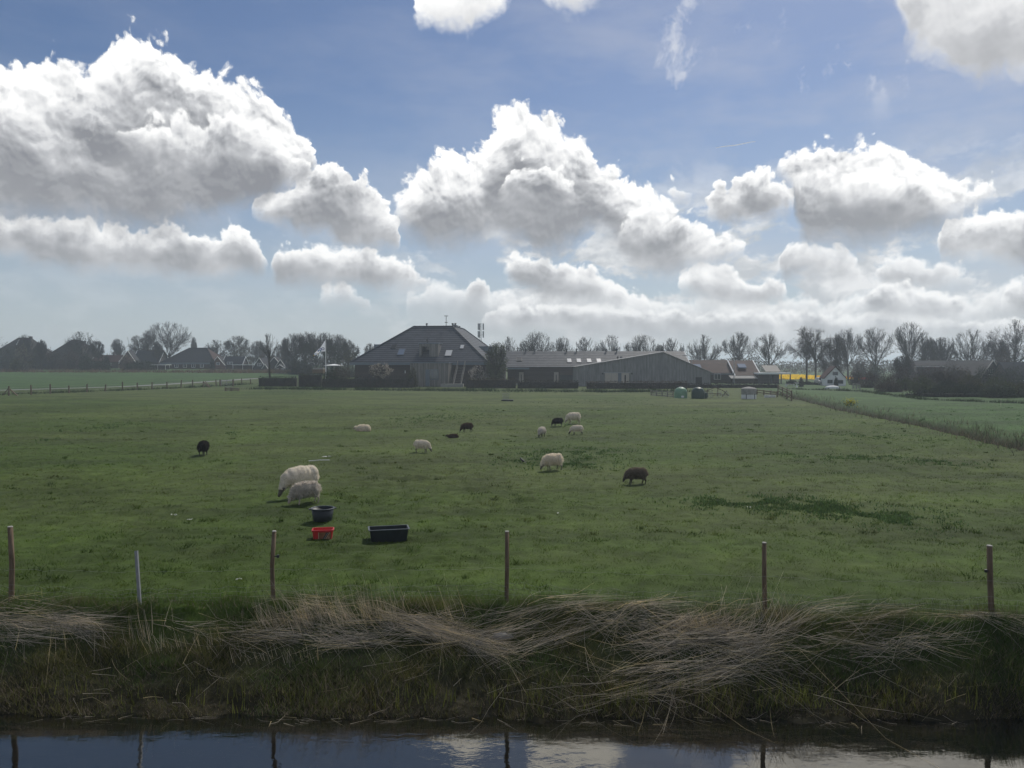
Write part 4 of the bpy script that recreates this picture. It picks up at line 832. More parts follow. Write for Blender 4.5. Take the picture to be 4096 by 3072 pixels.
# ------------------------------------------------------------------ trees, shrubs, hedges
M['bark'] = basic('bark', (0.050, 0.043, 0.036), 0.9, 0.3, 5.0, 0.15, stretch=(3, 3, 0.6))
M['twig'] = basic('bare twigs', (0.040, 0.034, 0.030), 0.9, 0.25, 1.0, 0.1)
M['leaf'] = leafy('leaves and buds', trans=0.35, var=0.3, scale=0.7)
def grow(seed, fork=0.25, limbs=6, levels=6, spread=50, up=0.10, ratio=0.70, multi=1, kink=0.16, dens=0.62):
    """skeleton of a bare tree of height 1: list of (polyline, r0, r1, level); the limbs fan out to a rounded crown"""
    rg = np.random.default_rng(seed); out = []; tips = []
    def limb(p, d, L, r, lv):
        k = 4; pts = [p]; dd = d; c = np.array([p[0], p[1], 0.0]); c = c / (np.linalg.norm(c) + .05)
        for i in range(k):
            dd = dd + rg.normal(size=3) * kink * 0.45 + np.array([0, 0, up]) + c * 0.03; dd = dd / np.linalg.norm(dd); pts.append(pts[-1] + dd * L / k)
        r1 = max(r * 0.6, 0.0009); out.append((np.array(pts), r, r1, lv))
        if lv >= levels: tips.append(pts[-1]); return
        nc = 2; a0 = rg.uniform(0, 6.28)
        for c_ in range(nc): child(pts[-1], dd, L * ratio * rg.uniform(0.85, 1.1), r1 * 0.9, lv + 1, a0 + c_ * 3.1416, math.radians(rg.uniform(12, 27)))
        for i in (1, 2, 3):
            if rg.random() < dens: child(pts[i], dd, L * ratio * rg.uniform(0.55, 0.95), r1 * 0.6, lv + 1, rg.uniform(0, 6.28), math.radians(rg.uniform(25, 48)))
    def child(p, d, L, r, lv, az, ang):
        o = np.cross(d, [0.3, 0.2, 1.0] if abs(d[2]) < 0.9 else [1.0, 0, 0]); o /= np.linalg.norm(o); o2 = np.cross(d, o)
        limb(p, d * math.cos(ang) + (o * math.cos(az) + o2 * math.sin(az)) * math.sin(ang), L, r, lv)
    for m in range(multi):
        base = np.array([rg.normal() * .03, rg.normal() * .03, 0]) if multi > 1 else np.zeros(3)
        lean = np.array([rg.normal() * .04, rg.normal() * .04, 1.0]) if multi == 1 else np.array([rg.normal() * .3, rg.normal() * .3, 1.0]); lean /= np.linalg.norm(lean)
        top = base + lean * fork; out.append((np.array([base - lean * .03, base + lean * fork * .5, top]), 0.022 / multi ** .5, 0.017 / multi ** .5, 0)); a0 = rg.uniform(0, 6.28)
        n = max(2, limbs // multi); L0 = (1 - fork) * 0.30
        for c_ in range(n): child(top - lean * fork * rg.uniform(0, .12), lean, L0 * rg.uniform(.85, 1.1), 0.010 / multi ** .5, 1, a0 + c_ * 6.283 / n, math.radians(spread * rg.uniform(.75, 1.1)))
        for c_ in range(2): child(top, lean, L0 * 1.05, 0.012 / multi ** .5, 1, a0 + 1 + c_ * 3.14, math.radians(spread * .3))
    # natural crown outline: twigs that shoot far past the rounded envelope are left off
    E = np.array([o[0][-1] for o in out if o[3] > 1]); zt = np.percentile(E[:, 2], 96); zb = fork * .75; w = np.percentile(np.abs(E[:, :2]), 96)
    def inside(p, k): return ((p[0]**2 + p[1]**2) / (w * k) ** 2 + ((p[2] - (zt + zb) / 2) / ((zt - zb) / 2 * k)) ** 2) < 1
    out = [o for o in out if o[3] <= 2 or inside(o[0][-1], 1.04 + .08 * rg.random())]; tips = [p for p in tips if inside(p, 1.08)]
    z = np.percentile(np.concatenate([o[0][:, 2] for o in out]), 99.8)
    return out, np.array(tips), z, w
_mesh_cache = {}
def tree_mesh(key, Ht, Wd, twig_r=0.016, leaves=0, leaf_c=(0.05, 0.05, 0.02), leaf_s=0.10, **kw):
    ck = tuple(sorted(kw.items())); _mesh_cache.setdefault(ck, None)
    if _mesh_cache[ck] is None: _mesh_cache[ck] = grow(**kw)
    out, tips, z, w = _mesh_cache[ck]; sx = Wd / 2 / w; sz = Ht / z; S = np.array([sx, sx, sz])
    def prep(sel):
        V, F, b = [], [], 0
        for K in (3, 5):
            q = [o for o in sel if len(o[0]) == K]
            if not q: continue
            P = np.stack([o[0] for o in q]) * S; r = np.stack([np.linspace(max(o[1] * Ht, twig_r), max(o[2] * Ht, twig_r * .75), K) for o in q])
            v, f = tubes3(P, r); V.append(v); F.append(f + b); b += len(v)
        return np.concatenate(V), np.concatenate(F)
    tv, tf = prep([o for o in out if o[3] == 0]); cv, cf = prep([o for o in out if o[3] > 0]); lv = None
    if leaves:
        rg = np.random.default_rng(len(key)); p = (tips * S)[rg.integers(0, len(tips), leaves)] + rg.normal(size=(leaves, 3)) * Ht * .022
        lv = leaf_quads(p, leaf_s * rg.uniform(.5, 1.2, leaves), rg=rg) + (np.array(leaf_c) * rg.uniform(.6, 1.4, (leaves, 1)),)
    return (tv, tf), (cv, cf), lv
def make_tree(name, label, cat, pos, data, rz=0.0, group=None, leaf_name='buds'):
    r = empty(name, pos, rz); tag(r, label, cat, group); (tv, tf), (cv, cf), lv = data
    np_mesh('trunk', tv, tf, M['bark'], r); np_mesh('crown', cv, cf, M['twig'], r)
    if lv: np_mesh(leaf_name, lv[0], lv[1], M['leaf'], r, col=np.repeat(lv[2], 4, 0))
    return r
KIND = {
 'pruned': dict(fork=.42, limbs=6, spread=52, up=.05, ratio=.66),
 'round': dict(fork=.25, limbs=6, spread=58, up=.035), 'tall': dict(fork=.22, limbs=6, spread=44, up=.06, ratio=.72), 'fan': dict(fork=.10, limbs=7, spread=32, up=.05),
 'wide': dict(fork=.2, limbs=7, spread=66, up=.045, ratio=.72), 'droop': dict(fork=.3, limbs=6, spread=46, up=-.02, kink=.3), 'multi': dict(fork=.12, limbs=9, spread=42, up=.05, multi=3), 'scrub': dict(fork=.06, limbs=8, spread=55, up=.02, multi=4, kink=.3),
}
GRN = (0.050, 0.060, 0.022); OLV = (0.060, 0.058, 0.028); BRN = (0.062, 0.047, 0.038); DRK = (0.024, 0.032, 0.018); PURP = (0.060, 0.042, 0.040); PALE = (0.12, 0.11, 0.07); BLOS = (0.36, 0.30, 0.27)
# full-size picture x, top y, width, distance, kind, buds, bud colour, label, group
ROW = 'bare trees along the lane behind the farm'
TREES = [
 (103, 1341, 62, 255, 'round', 0, BRN, 'small bare round tree in front of the far left farmhouse', None),
 (168, 1362, 40, 250, 'scrub', 500, BRN, 'wispy brown bare tree between the two left farmhouses', None),
 (329, 1329, 118, 262, 'wide', 900, DRK, 'dense dark bare tree right of the thatched farmhouse', None),
 (394, 1366, 46, 270, 'round', 0, BRN, 'small bare tree at the foot of the dense dark tree', None),
 (472, 1357, 50, 300, 'fan', 0, BRN, 'upright fan-shaped bare tree alone behind the brown roof', None),
 (560, 1343, 78, 290, 'droop', 700, OLV, 'drooping birch-like bare tree behind the grey roofed house', None),
 (590, 1345, 60, 292, 'droop', 500, OLV, 'second drooping tree touching the tallest bare tree on the left', None),
 (676, 1292, 172, 268, 'wide', 0, BRN, 'tallest bare tree on the left with a broad fan crown', None),
 (631, 1368, 34, 262, 'tall', 0, BRN, 'slim bare tree beside the trunk of the tallest left tree', None),
 (777, 1352, 22, 330, 'fan', 0, BRN, 'very slim bare tree over the red hip roof', None),
 (866, 1361, 82, 300, 'round', 0, BRN, 'bare round tree rising behind the wooden gable', None),
 (950, 1345, 96, 285, 'round', 1400, (0.075, 0.078, 0.028), 'budding yellow-green round tree above the dormer house', None),
 (1034, 1366, 70, 300, 'scrub', 700, BRN, 'brown scrubby tree behind the black gable', None),
 (1080, 1333, 78, 152, 'pruned', 0, BRN, 'bare pruned tree with a thin dark trunk by the clipped hedge', None),
 (1126, 1378, 60, 260, 'scrub', 700, OLV, 'low olive tree right of the pruned tree', None),
 (1176, 1336, 92, 222, 'tall', 0, BRN, 'leftmost tall bare tree of the grove behind the flag', 'bare trees of the grove behind the flag'),
 (1222, 1331, 92, 228, 'tall', 300, OLV, 'second bare tree from the left in the grove behind the flag', 'bare trees of the grove behind the flag'),
 (1266, 1332, 92, 224, 'tall', 300, OLV, 'bare tree directly behind the top of the flag', 'bare trees of the grove behind the flag'),
 (1306, 1333, 92, 230, 'tall', 300, OLV, 'bare tree behind the flagpole itself', 'bare trees of the grove behind the flag'),
 (1350, 1340, 86, 226, 'tall', 600, GRN, 'bare tree right of the flagpole with greenish buds', 'bare trees of the grove behind the flag'),
 (1394, 1362, 80, 222, 'tall', 900, GRN, 'rightmost lowest tree of the grove, greening at its edge', 'bare trees of the grove behind the flag'),
 (1487, 1376, 60, 215, 'round', 700, GRN, 'small greening tree peeping over the left slope of the farmhouse roof', None),
 (2036, 1350, 92, 215, 'wide', 0, BRN, 'bare tree just right of the antenna mast', ROW),
 (2147, 1331, 122, 212, 'wide', 900, DRK, 'bare tree thick with dark ivy above the wing roof', ROW),
 (2250, 1352, 82, 215, 'fan', 0, BRN, 'small bare tree with a split crown, right of the ivy tree', ROW),
 (2346, 1350, 94, 214, 'round', 0, BRN, 'bare round tree above the four roof windows', ROW),
 (2446, 1343, 104, 212, 'round', 0, BRN, 'bare tree behind the left slope of the shed', ROW),
 (2568, 1341, 120, 210, 'wide', 0, BRN, 'widest bare tree, straight above the shed gable', ROW),
 (2640, 1382, 44, 205, 'scrub', 500, GRN, 'little green shrubby tree at the tip of the shed gable', None),
 (2690, 1355, 86, 214, 'round', 0, BRN, 'bare tree over the right end of the wing roof', ROW),
 (2816, 1342, 124, 208, 'wide', 0, BRN, 'bare tree left of the street lamps over the red roof', ROW),
 (2948, 1331, 108, 206, 'round', 0, BRN, 'bare tree behind the tall street lamp', ROW),
 (3079, 1335, 128, 200, 'round', 0, BRN, 'bare tree with a visible trunk above the solar carport', ROW),
 (3226, 1309, 130, 188, 'droop', 600, BRN, 'big leaning bare tree with a thick dark trunk by the tulip field', None),
 (3262, 1318, 120, 182, 'droop', 700, BRN, 'second thick-trunked tree crowding the big leaning tree', None),
 (3330, 1345, 100, 190, 'scrub', 1600, PURP, 'reddish twiggy tree behind the white cottage', None),
 (3392, 1318, 112, 205, 'tall', 0, BRN, 'tall slender bare tree above the cottage chimney side', ROW),
 (3500, 1314, 124, 205, 'tall', 0, BRN, 'tall bare tree standing alone right of the cottage', ROW),
 (3636, 1292, 132, 200, 'tall', 0, BRN, 'highest bare tree of the right-hand group', ROW),
 (3700, 1350, 84, 210, 'multi', 0, BRN, 'many-stemmed bare tree leaning against the highest one', None),
 (3768, 1352, 96, 205, 'multi', 0, BRN, 'low bare tree above the dark-roofed house', None),
 (3882, 1322, 138, 200, 'wide', 0, BRN, 'wide bare tree behind the pale-edged gable', ROW),
 (4060, 1283, 190, 192, 'wide', 500, BRN, 'very large bare tree cut by the right edge of the picture', None),
 (3985, 1365, 100, 190, 'scrub', 1500, BRN, 'dark twiggy tree under the very large right tree', None),
 (3610, 1425, 80, 165, 'scrub', 900, PURP, 'purplish scrubby tree left of the dark-roofed house', None),
]
def build_trees():
    var = {}
    for i, (px, ty, wd, Y, kind, buds, bc, lab, grp) in enumerate(TREES):
        x = (px - 2048) * Y / FPX; z = float(base_h(x, Y)); ht = H + (1456 - ty) * Y / FPX - z; w = wd * 1.12 * Y / FPX
        lev = 4 if kind == 'pruned' else 6; tw = 0.018 * Y / 210
        data = tree_mesh('t%d' % i, ht, w, tw, buds * 2, bc, 0.12, seed=100 + i % 4, levels=lev, **KIND[kind])
        nm = {'droop': 'drooping_tree', 'scrub': 'scrub_tree', 'multi': 'multi_stem_tree'}.get(kind, 'bare_tree')
        if buds: nm = {'drooping_tree': nm, 'scrub_tree': nm}.get(nm, 'budding_tree')
        make_tree(nm, lab, 'tree', (x, Y, z), data, 0.0, grp)
build_trees()
def bush_pts(rx, ry, rz, n, rg, lump=0.35, flat=False):
    d = rg.normal(size=(n, 3)); d /= np.linalg.norm(d, axis=1, keepdims=True); d[:, 2] = np.abs(d[:, 2]) if not flat else d[:, 2]
    a = np.arctan2(d[:, 1], d[:, 0]); k = 1 + lump * fbm(a * 1.3 + rx, d[:, 2] * 2.2 + rz, 3); r = k * (0.35 + 0.65 * rg.random(n) ** .4)
    return d * r[:, None] * np.array([rx, ry, rz])
def bush(name, label, px, topy, width, Y, c, n=2600, depth=None, twigs=True, cat='shrub', leaf=0.10, base_z=None, group=None, up=1.0):
    rg = np.random.default_rng(int(px * 7 + topy)); x = (px - 2048) * Y / FPX; z = float(base_h(x, Y)) if base_z is None else base_z
    ht = max(.5, H + (1456 - topy) * Y / FPX - z); w = width * Y / FPX; dp = depth or w * .6; r = empty(name, (x, Y, z)); tag(r, label, cat, group)
    p = bush_pts(w / 2, dp / 2, ht, n, rg); k = rg.uniform(.55, 1.45, (n, 1)); cc = np.array(c) * k
    V, F = leaf_quads(p, leaf * Y / 150 * rg.uniform(.6, 1.4, n), rg=rg); np_mesh('foliage', V, F, M['leaf'], r, col=np.repeat(cc, 4, 0))
    if twigs:
        m = 90; e = bush_pts(w / 2 * 1.1, dp / 2, ht * 1.08, m, rg, .3); P = np.stack([e * np.array([.15, .15, 0]), e * np.array([.55, .55, .5]), e], 1); P[:, 0, 2] = 0
        v, f = tubes3(P, np.tile(np.array([.05, .03, .014]) * Y / 150, (m, 1))); np_mesh('stems', v, f, M['twig'], r)
    return r
BUSHES = [
 (20, 1378, 110, 262, DRK, 'dark evergreen mass covering the far left farmhouse wall'), (88, 1374, 80, 250, PALE, 'pale beige blossoming shrub under the small round tree'), (62, 1438, 46, 232, OLV, 'low rounded olive bush alone at the edge of the far field'),
 (150, 1398, 70, 252, OLV, 'olive shrub between the beige shrub and the thatched farmhouse'), (210, 1404, 110, 254, BRN, 'wide brown shrub in front of the thatched roof'), (285, 1398, 90, 252, BRN, 'tall brown thicket right of the thatched roof'), (345, 1412, 60, 250, DRK, 'dark shrub beside the brown thicket'),
 (425, 1416, 36, 248, DRK, 'dark conical yew before the brown roofed house'), (510, 1413, 62, 246, (0.16, 0.12, 0.10), 'pinkish blossoming shrub before the grey roofed house'), (380, 1438, 130, 244, DRK, 'low dark garden hedge of shrubs before the brown roof'), (560, 1443, 120, 244, DRK, 'low dark shrub row left of the broad farmhouse'),
 (850, 1436, 22, 246, DRK, 'small conical bush before the wooden gable'), (960, 1395, 110, 268, OLV, 'olive thicket below the budding tree'), (1075, 1398, 90, 262, BRN, 'brown thicket behind the small gables'), (1160, 1400, 80, 250, DRK, 'dark thicket left of the grove'),
 (1240, 1380, 130, 215, DRK, 'dark ivy thicket under the grove left of the flag'), (1330, 1385, 120, 212, DRK, 'dark thicket under the grove right of the flagpole'), (1405, 1398, 90, 206, OLV, 'greening thicket at the left end of the farmhouse'), (1200, 1440, 90, 215, DRK, 'low dark shrub before the grove'),
 (1360, 1462, 90, 142, BRN, 'bare brown shrub at the left corner of the farmhouse'), (1320, 1478, 70, 140, DRK, 'dark low shrub left of the bare brown shrub'), (1650, 1470, 44, 141, OLV, 'thin olive shrub against the timber extension'),
 (3170, 1522, 50, 160, DRK, 'dark shrub under the carport edge'), (3235, 1528, 90, 160, DRK, 'low dark hedge of shrubs before the tulips'), (3205, 1509, 20, 145, (0.14, 0.14, 0.12), 'pale grey-leaved little shrub near the birdbath'),
 (3345, 1512, 16, 151, DRK, 'climbing dark plant on the cottage front'), (3425, 1478, 60, 158, PURP, 'dark purple shrub right of the cottage'), (3440, 1425, 70, 215, (0.085, 0.072, 0.07), 'hazy mauve bare thicket far behind the cottage'), (3500, 1455, 80, 200, OLV, 'olive thicket at the foot of the lone tall tree'),
 (3480, 1490, 90, 140, PURP, 'purple-brown twiggy shrub right of the cottage gate'), (3545, 1500, 80, 132, BRN, 'brown shrub with pale twigs in the right garden'), (3600, 1470, 90, 150, PURP, 'tall purple shrub in front of the dark-roofed house'), (3620, 1512, 90, 126, GRN, 'green rounded shrub in the right garden'),
 (3690, 1505, 110, 122, GRN, 'yellow-green shrub by the small pruned tree'), (3690, 1530, 70, 108, (0.060, 0.072, 0.035), 'light green bush with upright shoots at the field edge'), (3560, 1530, 110, 118, BRN, 'brown low shrub at the field edge'),
 (3790, 1520, 120, 114, DRK, 'dark spreading shrub below the pruned tree'), (3880, 1500, 120, 120, OLV, 'olive shrub under the pale-edged gable house'), (3990, 1512, 140, 114, GRN, 'broad green shrub before the long dark house'), (3870, 1535, 150, 102, DRK, 'long dark bramble at the field edge'),
 (4000, 1545, 160, 98, DRK, 'dark bramble at the right end of the field edge'), (4080, 1530, 110, 100, OLV, 'olive bramble at the very right edge'), (3760, 1545, 110, 106, DRK, 'dark low bramble in the middle of the field edge'), (4075, 1430, 120, 168, DRK, 'dark ivy thicket over the long dark house'),
 (4010, 1410, 100, 176, BRN, 'brown thicket above the pale-edged gable'), (3805, 1458, 150, 137, (0.045, 0.038, 0.030), 'broad brown-green thicket in front of the grey roofs on the right'), (3935, 1466, 130, 133, DRK, 'dark thicket before the right end of the grey roofs'), (3720, 1462, 150, 150, PURP, 'tall twiggy purple thicket hiding the dark-roofed house'), (3850, 1478, 110, 140, BRN, 'brown twiggy thicket before the pale-edged gable'), (4050, 1470, 130, 145, DRK, 'tall dark thicket before the long dark house'),
]
for px, ty, wd, Y, c, lab in BUSHES:
    bush('conical_bush' if 'conical' in lab else ('thicket' if 'thicket' in lab else ('bramble' if 'bramble' in lab else 'shrub')), lab, px, ty, wd, Y, c, int(np.clip(wd * 26, 700, 3600)), cat='shrub')
# leafing trees close to the farmhouse
def leafy_tree(px, topy, basey, width, Y, c, lab, n, name='leafing_tree', stem=.3, leaf=.13, rz=.5):
    rg = np.random.default_rng(px); x = (px - 2048) * Y / FPX; ht = H + (1456 - topy) * Y / FPX; w = width * Y / FPX; r = empty(name, (x, Y, 0)); tag(r, lab, 'tree')
    (tv, tf), (cv, cf), _ = tree_mesh('l', ht * .96, w * .85, .018, 0, seed=px, levels=5, fork=stem, limbs=5, spread=40); np_mesh('trunk', tv, tf, M['bark'], r); np_mesh('crown', cv, cf, M['twig'], r)
    p = bush_pts(w / 2, w * .45, ht * rz, n, rg, .3, True) + np.array([0, 0, ht * (1 - rz)]); V, F = leaf_quads(p, leaf * rg.uniform(.6, 1.3, n), rg=rg); np_mesh('leaves', V, F, M['leaf'], r, col=np.repeat(np.array(c) * rg.uniform(.6, 1.4, (n, 1)), 4, 0))
leafy_tree(1984, 1368, 1520, 92, 144, (0.085, 0.095, 0.062), 'pale green leafing round tree at the right corner of the farmhouse', 4200, stem=.2, rz=.48)
leafy_tree(1523, 1452, 1505, 96, 140, (0.30, 0.27, 0.23), 'white blossoming umbrella-shaped little tree before the farmhouse wall', 1000, 'blossom_tree', .35, .13, .3)
leafy_tree(1910, 1462, 1520, 66, 140, (0.34, 0.31, 0.28), 'white blossoming bushy tree right of the outside stair', 900, 'blossom_tree', .25, .13, .4)
leafy_tree(3770, 1480, 1540, 100, 118, BRN, 'small pruned orchard tree with a short forked trunk in the right garden', 300, 'orchard_tree', .25, .08, .4)
leafy_tree(168, 1366, 1440, 44, 246, BRN, 'stubby pollarded tree with thick knuckled limbs', 60, 'pollard_tree', .4, .1, .4)
# clipped hedges
def hedge(lab, x0, x1, ty, Y, c, depth=1.2, n=None, name='hedge', bump=.08):
    s = Y / FPX; X0, X1 = (x0 - 2048) * s, (x1 - 2048) * s; ht = max(.6, H + (1456 - ty) * s); r = empty(name, ((X0 + X1) / 2, Y, 0)); tag(r, lab, 'hedge'); w = X1 - X0; rg = np.random.default_rng(x0)
    MB().box(-w / 2 + .12, w / 2 - .12, .15, depth - .15, -.4, ht - .2).build('twig_core', M['twig'], r); n = n or int(w * 90)
    q = rg.random(n); p = np.stack([rg.uniform(-w / 2, w / 2, n), np.where(q < .62, rg.normal(size=n) * .09, rg.uniform(0, depth, n)), np.where(q < .62, rg.uniform(-.1, ht, n), ht + rg.normal(size=n) * bump)], 1)
    p[:, 2] += np.where(p[:, 2] > ht * .6, .12 * fbm(p[:, 0] * .5, p[:, 1], 2), 0); V, F = leaf_quads(p, .10 * rg.uniform(.6, 1.4, n), rg=rg)
    np_mesh('leaves', V, F, M['leaf'], r, col=np.repeat(np.array(c) * rg.uniform(.55, 1.45, (n, 1)), 4, 0)); return r
hedge('low clipped dark green hedge at the end of the road', 1031, 1186, 1508, 146, (0.030, 0.040, 0.020)); hedge('taller clipped hedge with a pale top left of the farmhouse', 1190, 1286, 1496, 143, (0.040, 0.045, 0.024))
hedge('dark ragged hedge in front of the farmhouse wall', 1286, 1652, 1512, 139, (0.020, 0.027, 0.017), 1.6, bump=.2); hedge('brown leaf-keeping hedge right of the outside stair', 1862, 2066, 1516, 136, (0.055, 0.048, 0.030))
hedge('dark hedge before the long wing', 2068, 2316, 1524, 135, (0.034, 0.034, 0.026)); hedge('long rusty brown beech hedge in front of the shed doors', 2346, 2752, 1527, 133, (0.075, 0.058, 0.045)); hedge('dark hedge in front of the red-roofed house', 2752, 3120, 1535, 138, (0.034, 0.032, 0.030))
hedge('dark clipped hedge along the foot of the right garden', 3640, 4200, 1578, 100, (0.018, 0.024, 0.018), 1.5, bump=.12)
# far wood, reed fringes, tulips: nobody could count these
def far_wood():
    rg = np.random.default_rng(5); n = 26000; px = np.concatenate([rg.uniform(2780, 4250, n // 2), rg.uniform(-150, 1500, n // 2)]); Y = rg.uniform(340, 400, n)
    x = (px - 2048) * Y / FPX; zb = base_h(x, Y); h = 4.5 + 3.5 * (fbm(x * .06, x * 0, 3) + .3); h = np.clip(h, 2, 9) * np.where(px < 1500, .8, 1.0); p = np.stack([x, Y, zb + h * rg.random(n) ** .7], 1)
    V, F = leaf_quads(p, .42 * rg.uniform(.5, 1.4, n), rg=rg); c = np.where(rg.random((n, 1)) < .5, np.array([OLV]), np.array([(0.075, 0.062, 0.055)])) * rg.uniform(.6, 1.3, (n, 1)); tag(np_mesh('far_woods', V, F, M['leaf'], col=np.repeat(c, 4, 0)), kind='stuff')
far_wood()
def tulips():
    rg = np.random.default_rng(6); n = 16000; Y = rg.uniform(208, 285, n); px = rg.uniform(2560, 3420, n); x = (px - 2048) * 215 / FPX; x = x * (Y / 215) ** .3
    c = np.tile(np.array([0.97, 0.66, 0.03]), (n, 1)); m = 2600; Y = np.r_[Y, rg.uniform(205, 240, m)]; x = np.r_[x, (rg.uniform(3392, 3445, m) - 2048) * 215 / FPX]; c = np.r_[c, np.tile(np.array([0.55, 0.03, 0.03]), (m, 1))]; n += m
    p = np.c_[x, Y, base_h(x, Y) + .32 + .08 * rg.random(n)]; V, F = leaf_quads(p, .34 * rg.uniform(.6, 1.3, n), rg=rg); tag(np_mesh('tulips', V, F, leafy('tulip petals', trans=.6, var=.1), col=np.repeat(c * rg.uniform(.75, 1.2, (n, 1)), 4, 0)), kind='stuff')
tulips()
def fringe(name, L, w, n, h, cols, seed, lean=.5, wide=.02):
    rg = np.random.default_rng(seed); seg = rg.integers(0, len(L) - 1, n); t = rg.random(n)[:, None]; p = L[seg] * (1 - t) + L[seg + 1] * t; p = p[:, :2] + rg.normal(size=(n, 2)) * w
    k = fbm(p[:, 0] * .35, p[:, 1] * .35, 3); kp = rg.random(n) < .75 + .9 * k; p, k = p[kp], k[kp]; m = len(p); hh = h * rg.uniform(.4, 1.2, m) * (1 + .7 * k); V, F = blades(np.c_[p, hgt(p[:, 0], p[:, 1]) - .02], hh, wide * (1 + p[:, 1] * .012), hh * rg.uniform(.2, .9, m), rg)
    c = np.array(cols)[rg.integers(0, len(cols), m)] * rg.uniform(.6, 1.3, (m, 1)); tag(np_mesh(name, V, F, M['grass'], col=np.repeat(c, 3, 0)), kind='stuff')
fringe('ditch_reeds', BD, 1.0, 9000, .5, [(0.15, 0.125, 0.09), (0.12, 0.10, 0.075), (0.05, 0.07, 0.03), (0.045, 0.06, 0.03)], 31)
fringe('verge_grass', np.array([gnd(-300, 1590), gnd(500, 1562), gnd(1010, 1540)]), .8, 5000, .45, [(0.035, 0.06, 0.03), (0.05, 0.065, 0.03)], 32)
fringe('field_edge_reeds', np.array([[-200, 232, 0], [-90, 226, 0], [-60, 222, 0]]), 2.0, 9000, .9, [(0.16, 0.115, 0.08), (0.12, 0.09, 0.06)], 33, wide=.05)
fringe('farm_ditch_grass', np.array([gnd(1030, 1556), gnd(1700, 1562), gnd(2400, 1568), gnd(2780, 1566)]), 1.5, 9000, .5, [(0.022, 0.040, 0.02), (0.03, 0.05, 0.022)], 34, wide=.03)
fringe('garden_edge_grass', np.array([gnd(3150, 1556), gnd(3450, 1566), gnd(3700, 1600), gnd(4200, 1618)]), .5, 4000, .35, [(0.03, 0.05, 0.024), (0.045, 0.06, 0.03)], 35, wide=.03)
mustard = np.random.default_rng(8)
def mustard_plant():
    g = gnd(3402, 1632); n = 200; p = mustard.normal(size=(n, 3)) * np.array([.35, .3, .18]) + np.array([0, 0, .6]); r = empty('mustard_plant', g); tag(r, 'yellow-flowering wild plant on the far side of the boundary ditch', 'plant')
    V, F = leaf_quads(p, .05 * mustard.uniform(.6, 1.4, n), rg=mustard); np_mesh('flowers', V, F, M['leaf'], r, col=np.tile((0.50, 0.45, 0.03), (4 * n, 1))); q = p * np.array([.9, .9, .7]); V, F = leaf_quads(q, .06, rg=mustard); np_mesh('leaves', V, F, M['leaf'], r, col=np.tile((0.05, 0.07, 0.03), (4 * n, 1)))
mustard_plant()
# ------------------------------------------------------------------ sheep
def wool_mat(name, c, c2, trans=0.15):
    m, T, out = new_mat(name); co = T.add('ShaderNodeTexCoord').outputs['Object']; n = T.noise(co, 5.0, 4.0, 0.6); n2 = T.noise(T.vm('MULTIPLY', co, (1.6, 1, .8)), 38.0, 3.0, 0.6)
    col = T.vm('SCALE', T.mix(T.mr(n, 0.35, 0.7), c, c2), scale=T.mr(n2, .3, .7, .7, 1.2)); d = T.add('ShaderNodeBsdfDiffuse'); t = T.add('ShaderNodeBsdfTranslucent'); T.put(d.inputs[0], col); T.put(t.inputs[0], col)
    b = T.add('ShaderNodeBump'); b.inputs['Strength'].default_value = .8; b.inputs['Distance'].default_value = .02; T.put(b.inputs['Height'], n2); T.l.new(b.outputs[0], d.inputs['Normal'])
    mx = T.add('ShaderNodeMixShader'); mx.inputs[0].default_value = trans; T.l.new(d.outputs[0], mx.inputs[1]); T.l.new(t.outputs[0], mx.inputs[2]); T.l.new(mx.outputs[0], out.inputs[0]); return m
WOOL = {'white': ((0.80, 0.72, 0.59), (0.66, 0.58, 0.46)), 'grey': ((0.60, 0.55, 0.48), (0.44, 0.40, 0.35)), 'black': ((0.030, 0.027, 0.026), (0.045, 0.038, 0.034)), 'brown': ((0.080, 0.056, 0.042), (0.11, 0.08, 0.06)), 'khaki': ((0.20, 0.165, 0.125), (0.14, 0.115, 0.09))}
SKIN = {'pale': basic('pale face and legs', (0.42, 0.35, 0.29), .8, .2, 8), 'dark': basic('dark face and legs', (0.035, 0.031, 0.029), .8, .3, 8), 'grey': basic('grey face and legs', (0.13, 0.115, 0.10), .8, .3, 8)}
for k, (a, b) in WOOL.items(): M['wool_' + k] = wool_mat(k + ' wool', a, b); M['fleece_' + k] = leafy(k + ' fleece tips', tuple(min(1, x * 1.15) for x in a), .45, False, .2, 6.0)
def ball(V, F, c, r):
    n, m = 14, 9; b = sum(len(v) for v in V); th = np.linspace(0, 2 * np.pi, n, endpoint=False); ph = np.linspace(0.02, np.pi - .02, m)
    P = np.array([[np.sin(p) * np.cos(t), np.sin(p) * np.sin(t), np.cos(p)] for p in ph for t in th]) * np.array(r) + np.array(c); V.append(P); i = np.arange(n)
    for j in range(m - 1): F.append(np.stack([j * n + i, (j + 1) * n + i, (j + 1) * n + (i + 1) % n, j * n + (i + 1) % n], 1) + b)
    F.append((np.array([list(range(n))]) + b)); F.append(np.array([[(m - 1) * n + k for k in range(n)][::-1]]) + b)
def cap(V, F, a, b, r0, r1, sq=(1, 1, 1)):
    a, b = np.array(a, float), np.array(b, float); L = np.linalg.norm(b - a); k = max(3, int(L / (min(r0, r1) * .45)) + 1)
    for t in np.linspace(0, 1, k): r = r0 + (r1 - r0) * t; ball(V, F, a + (b - a) * t, np.array(sq) * r)
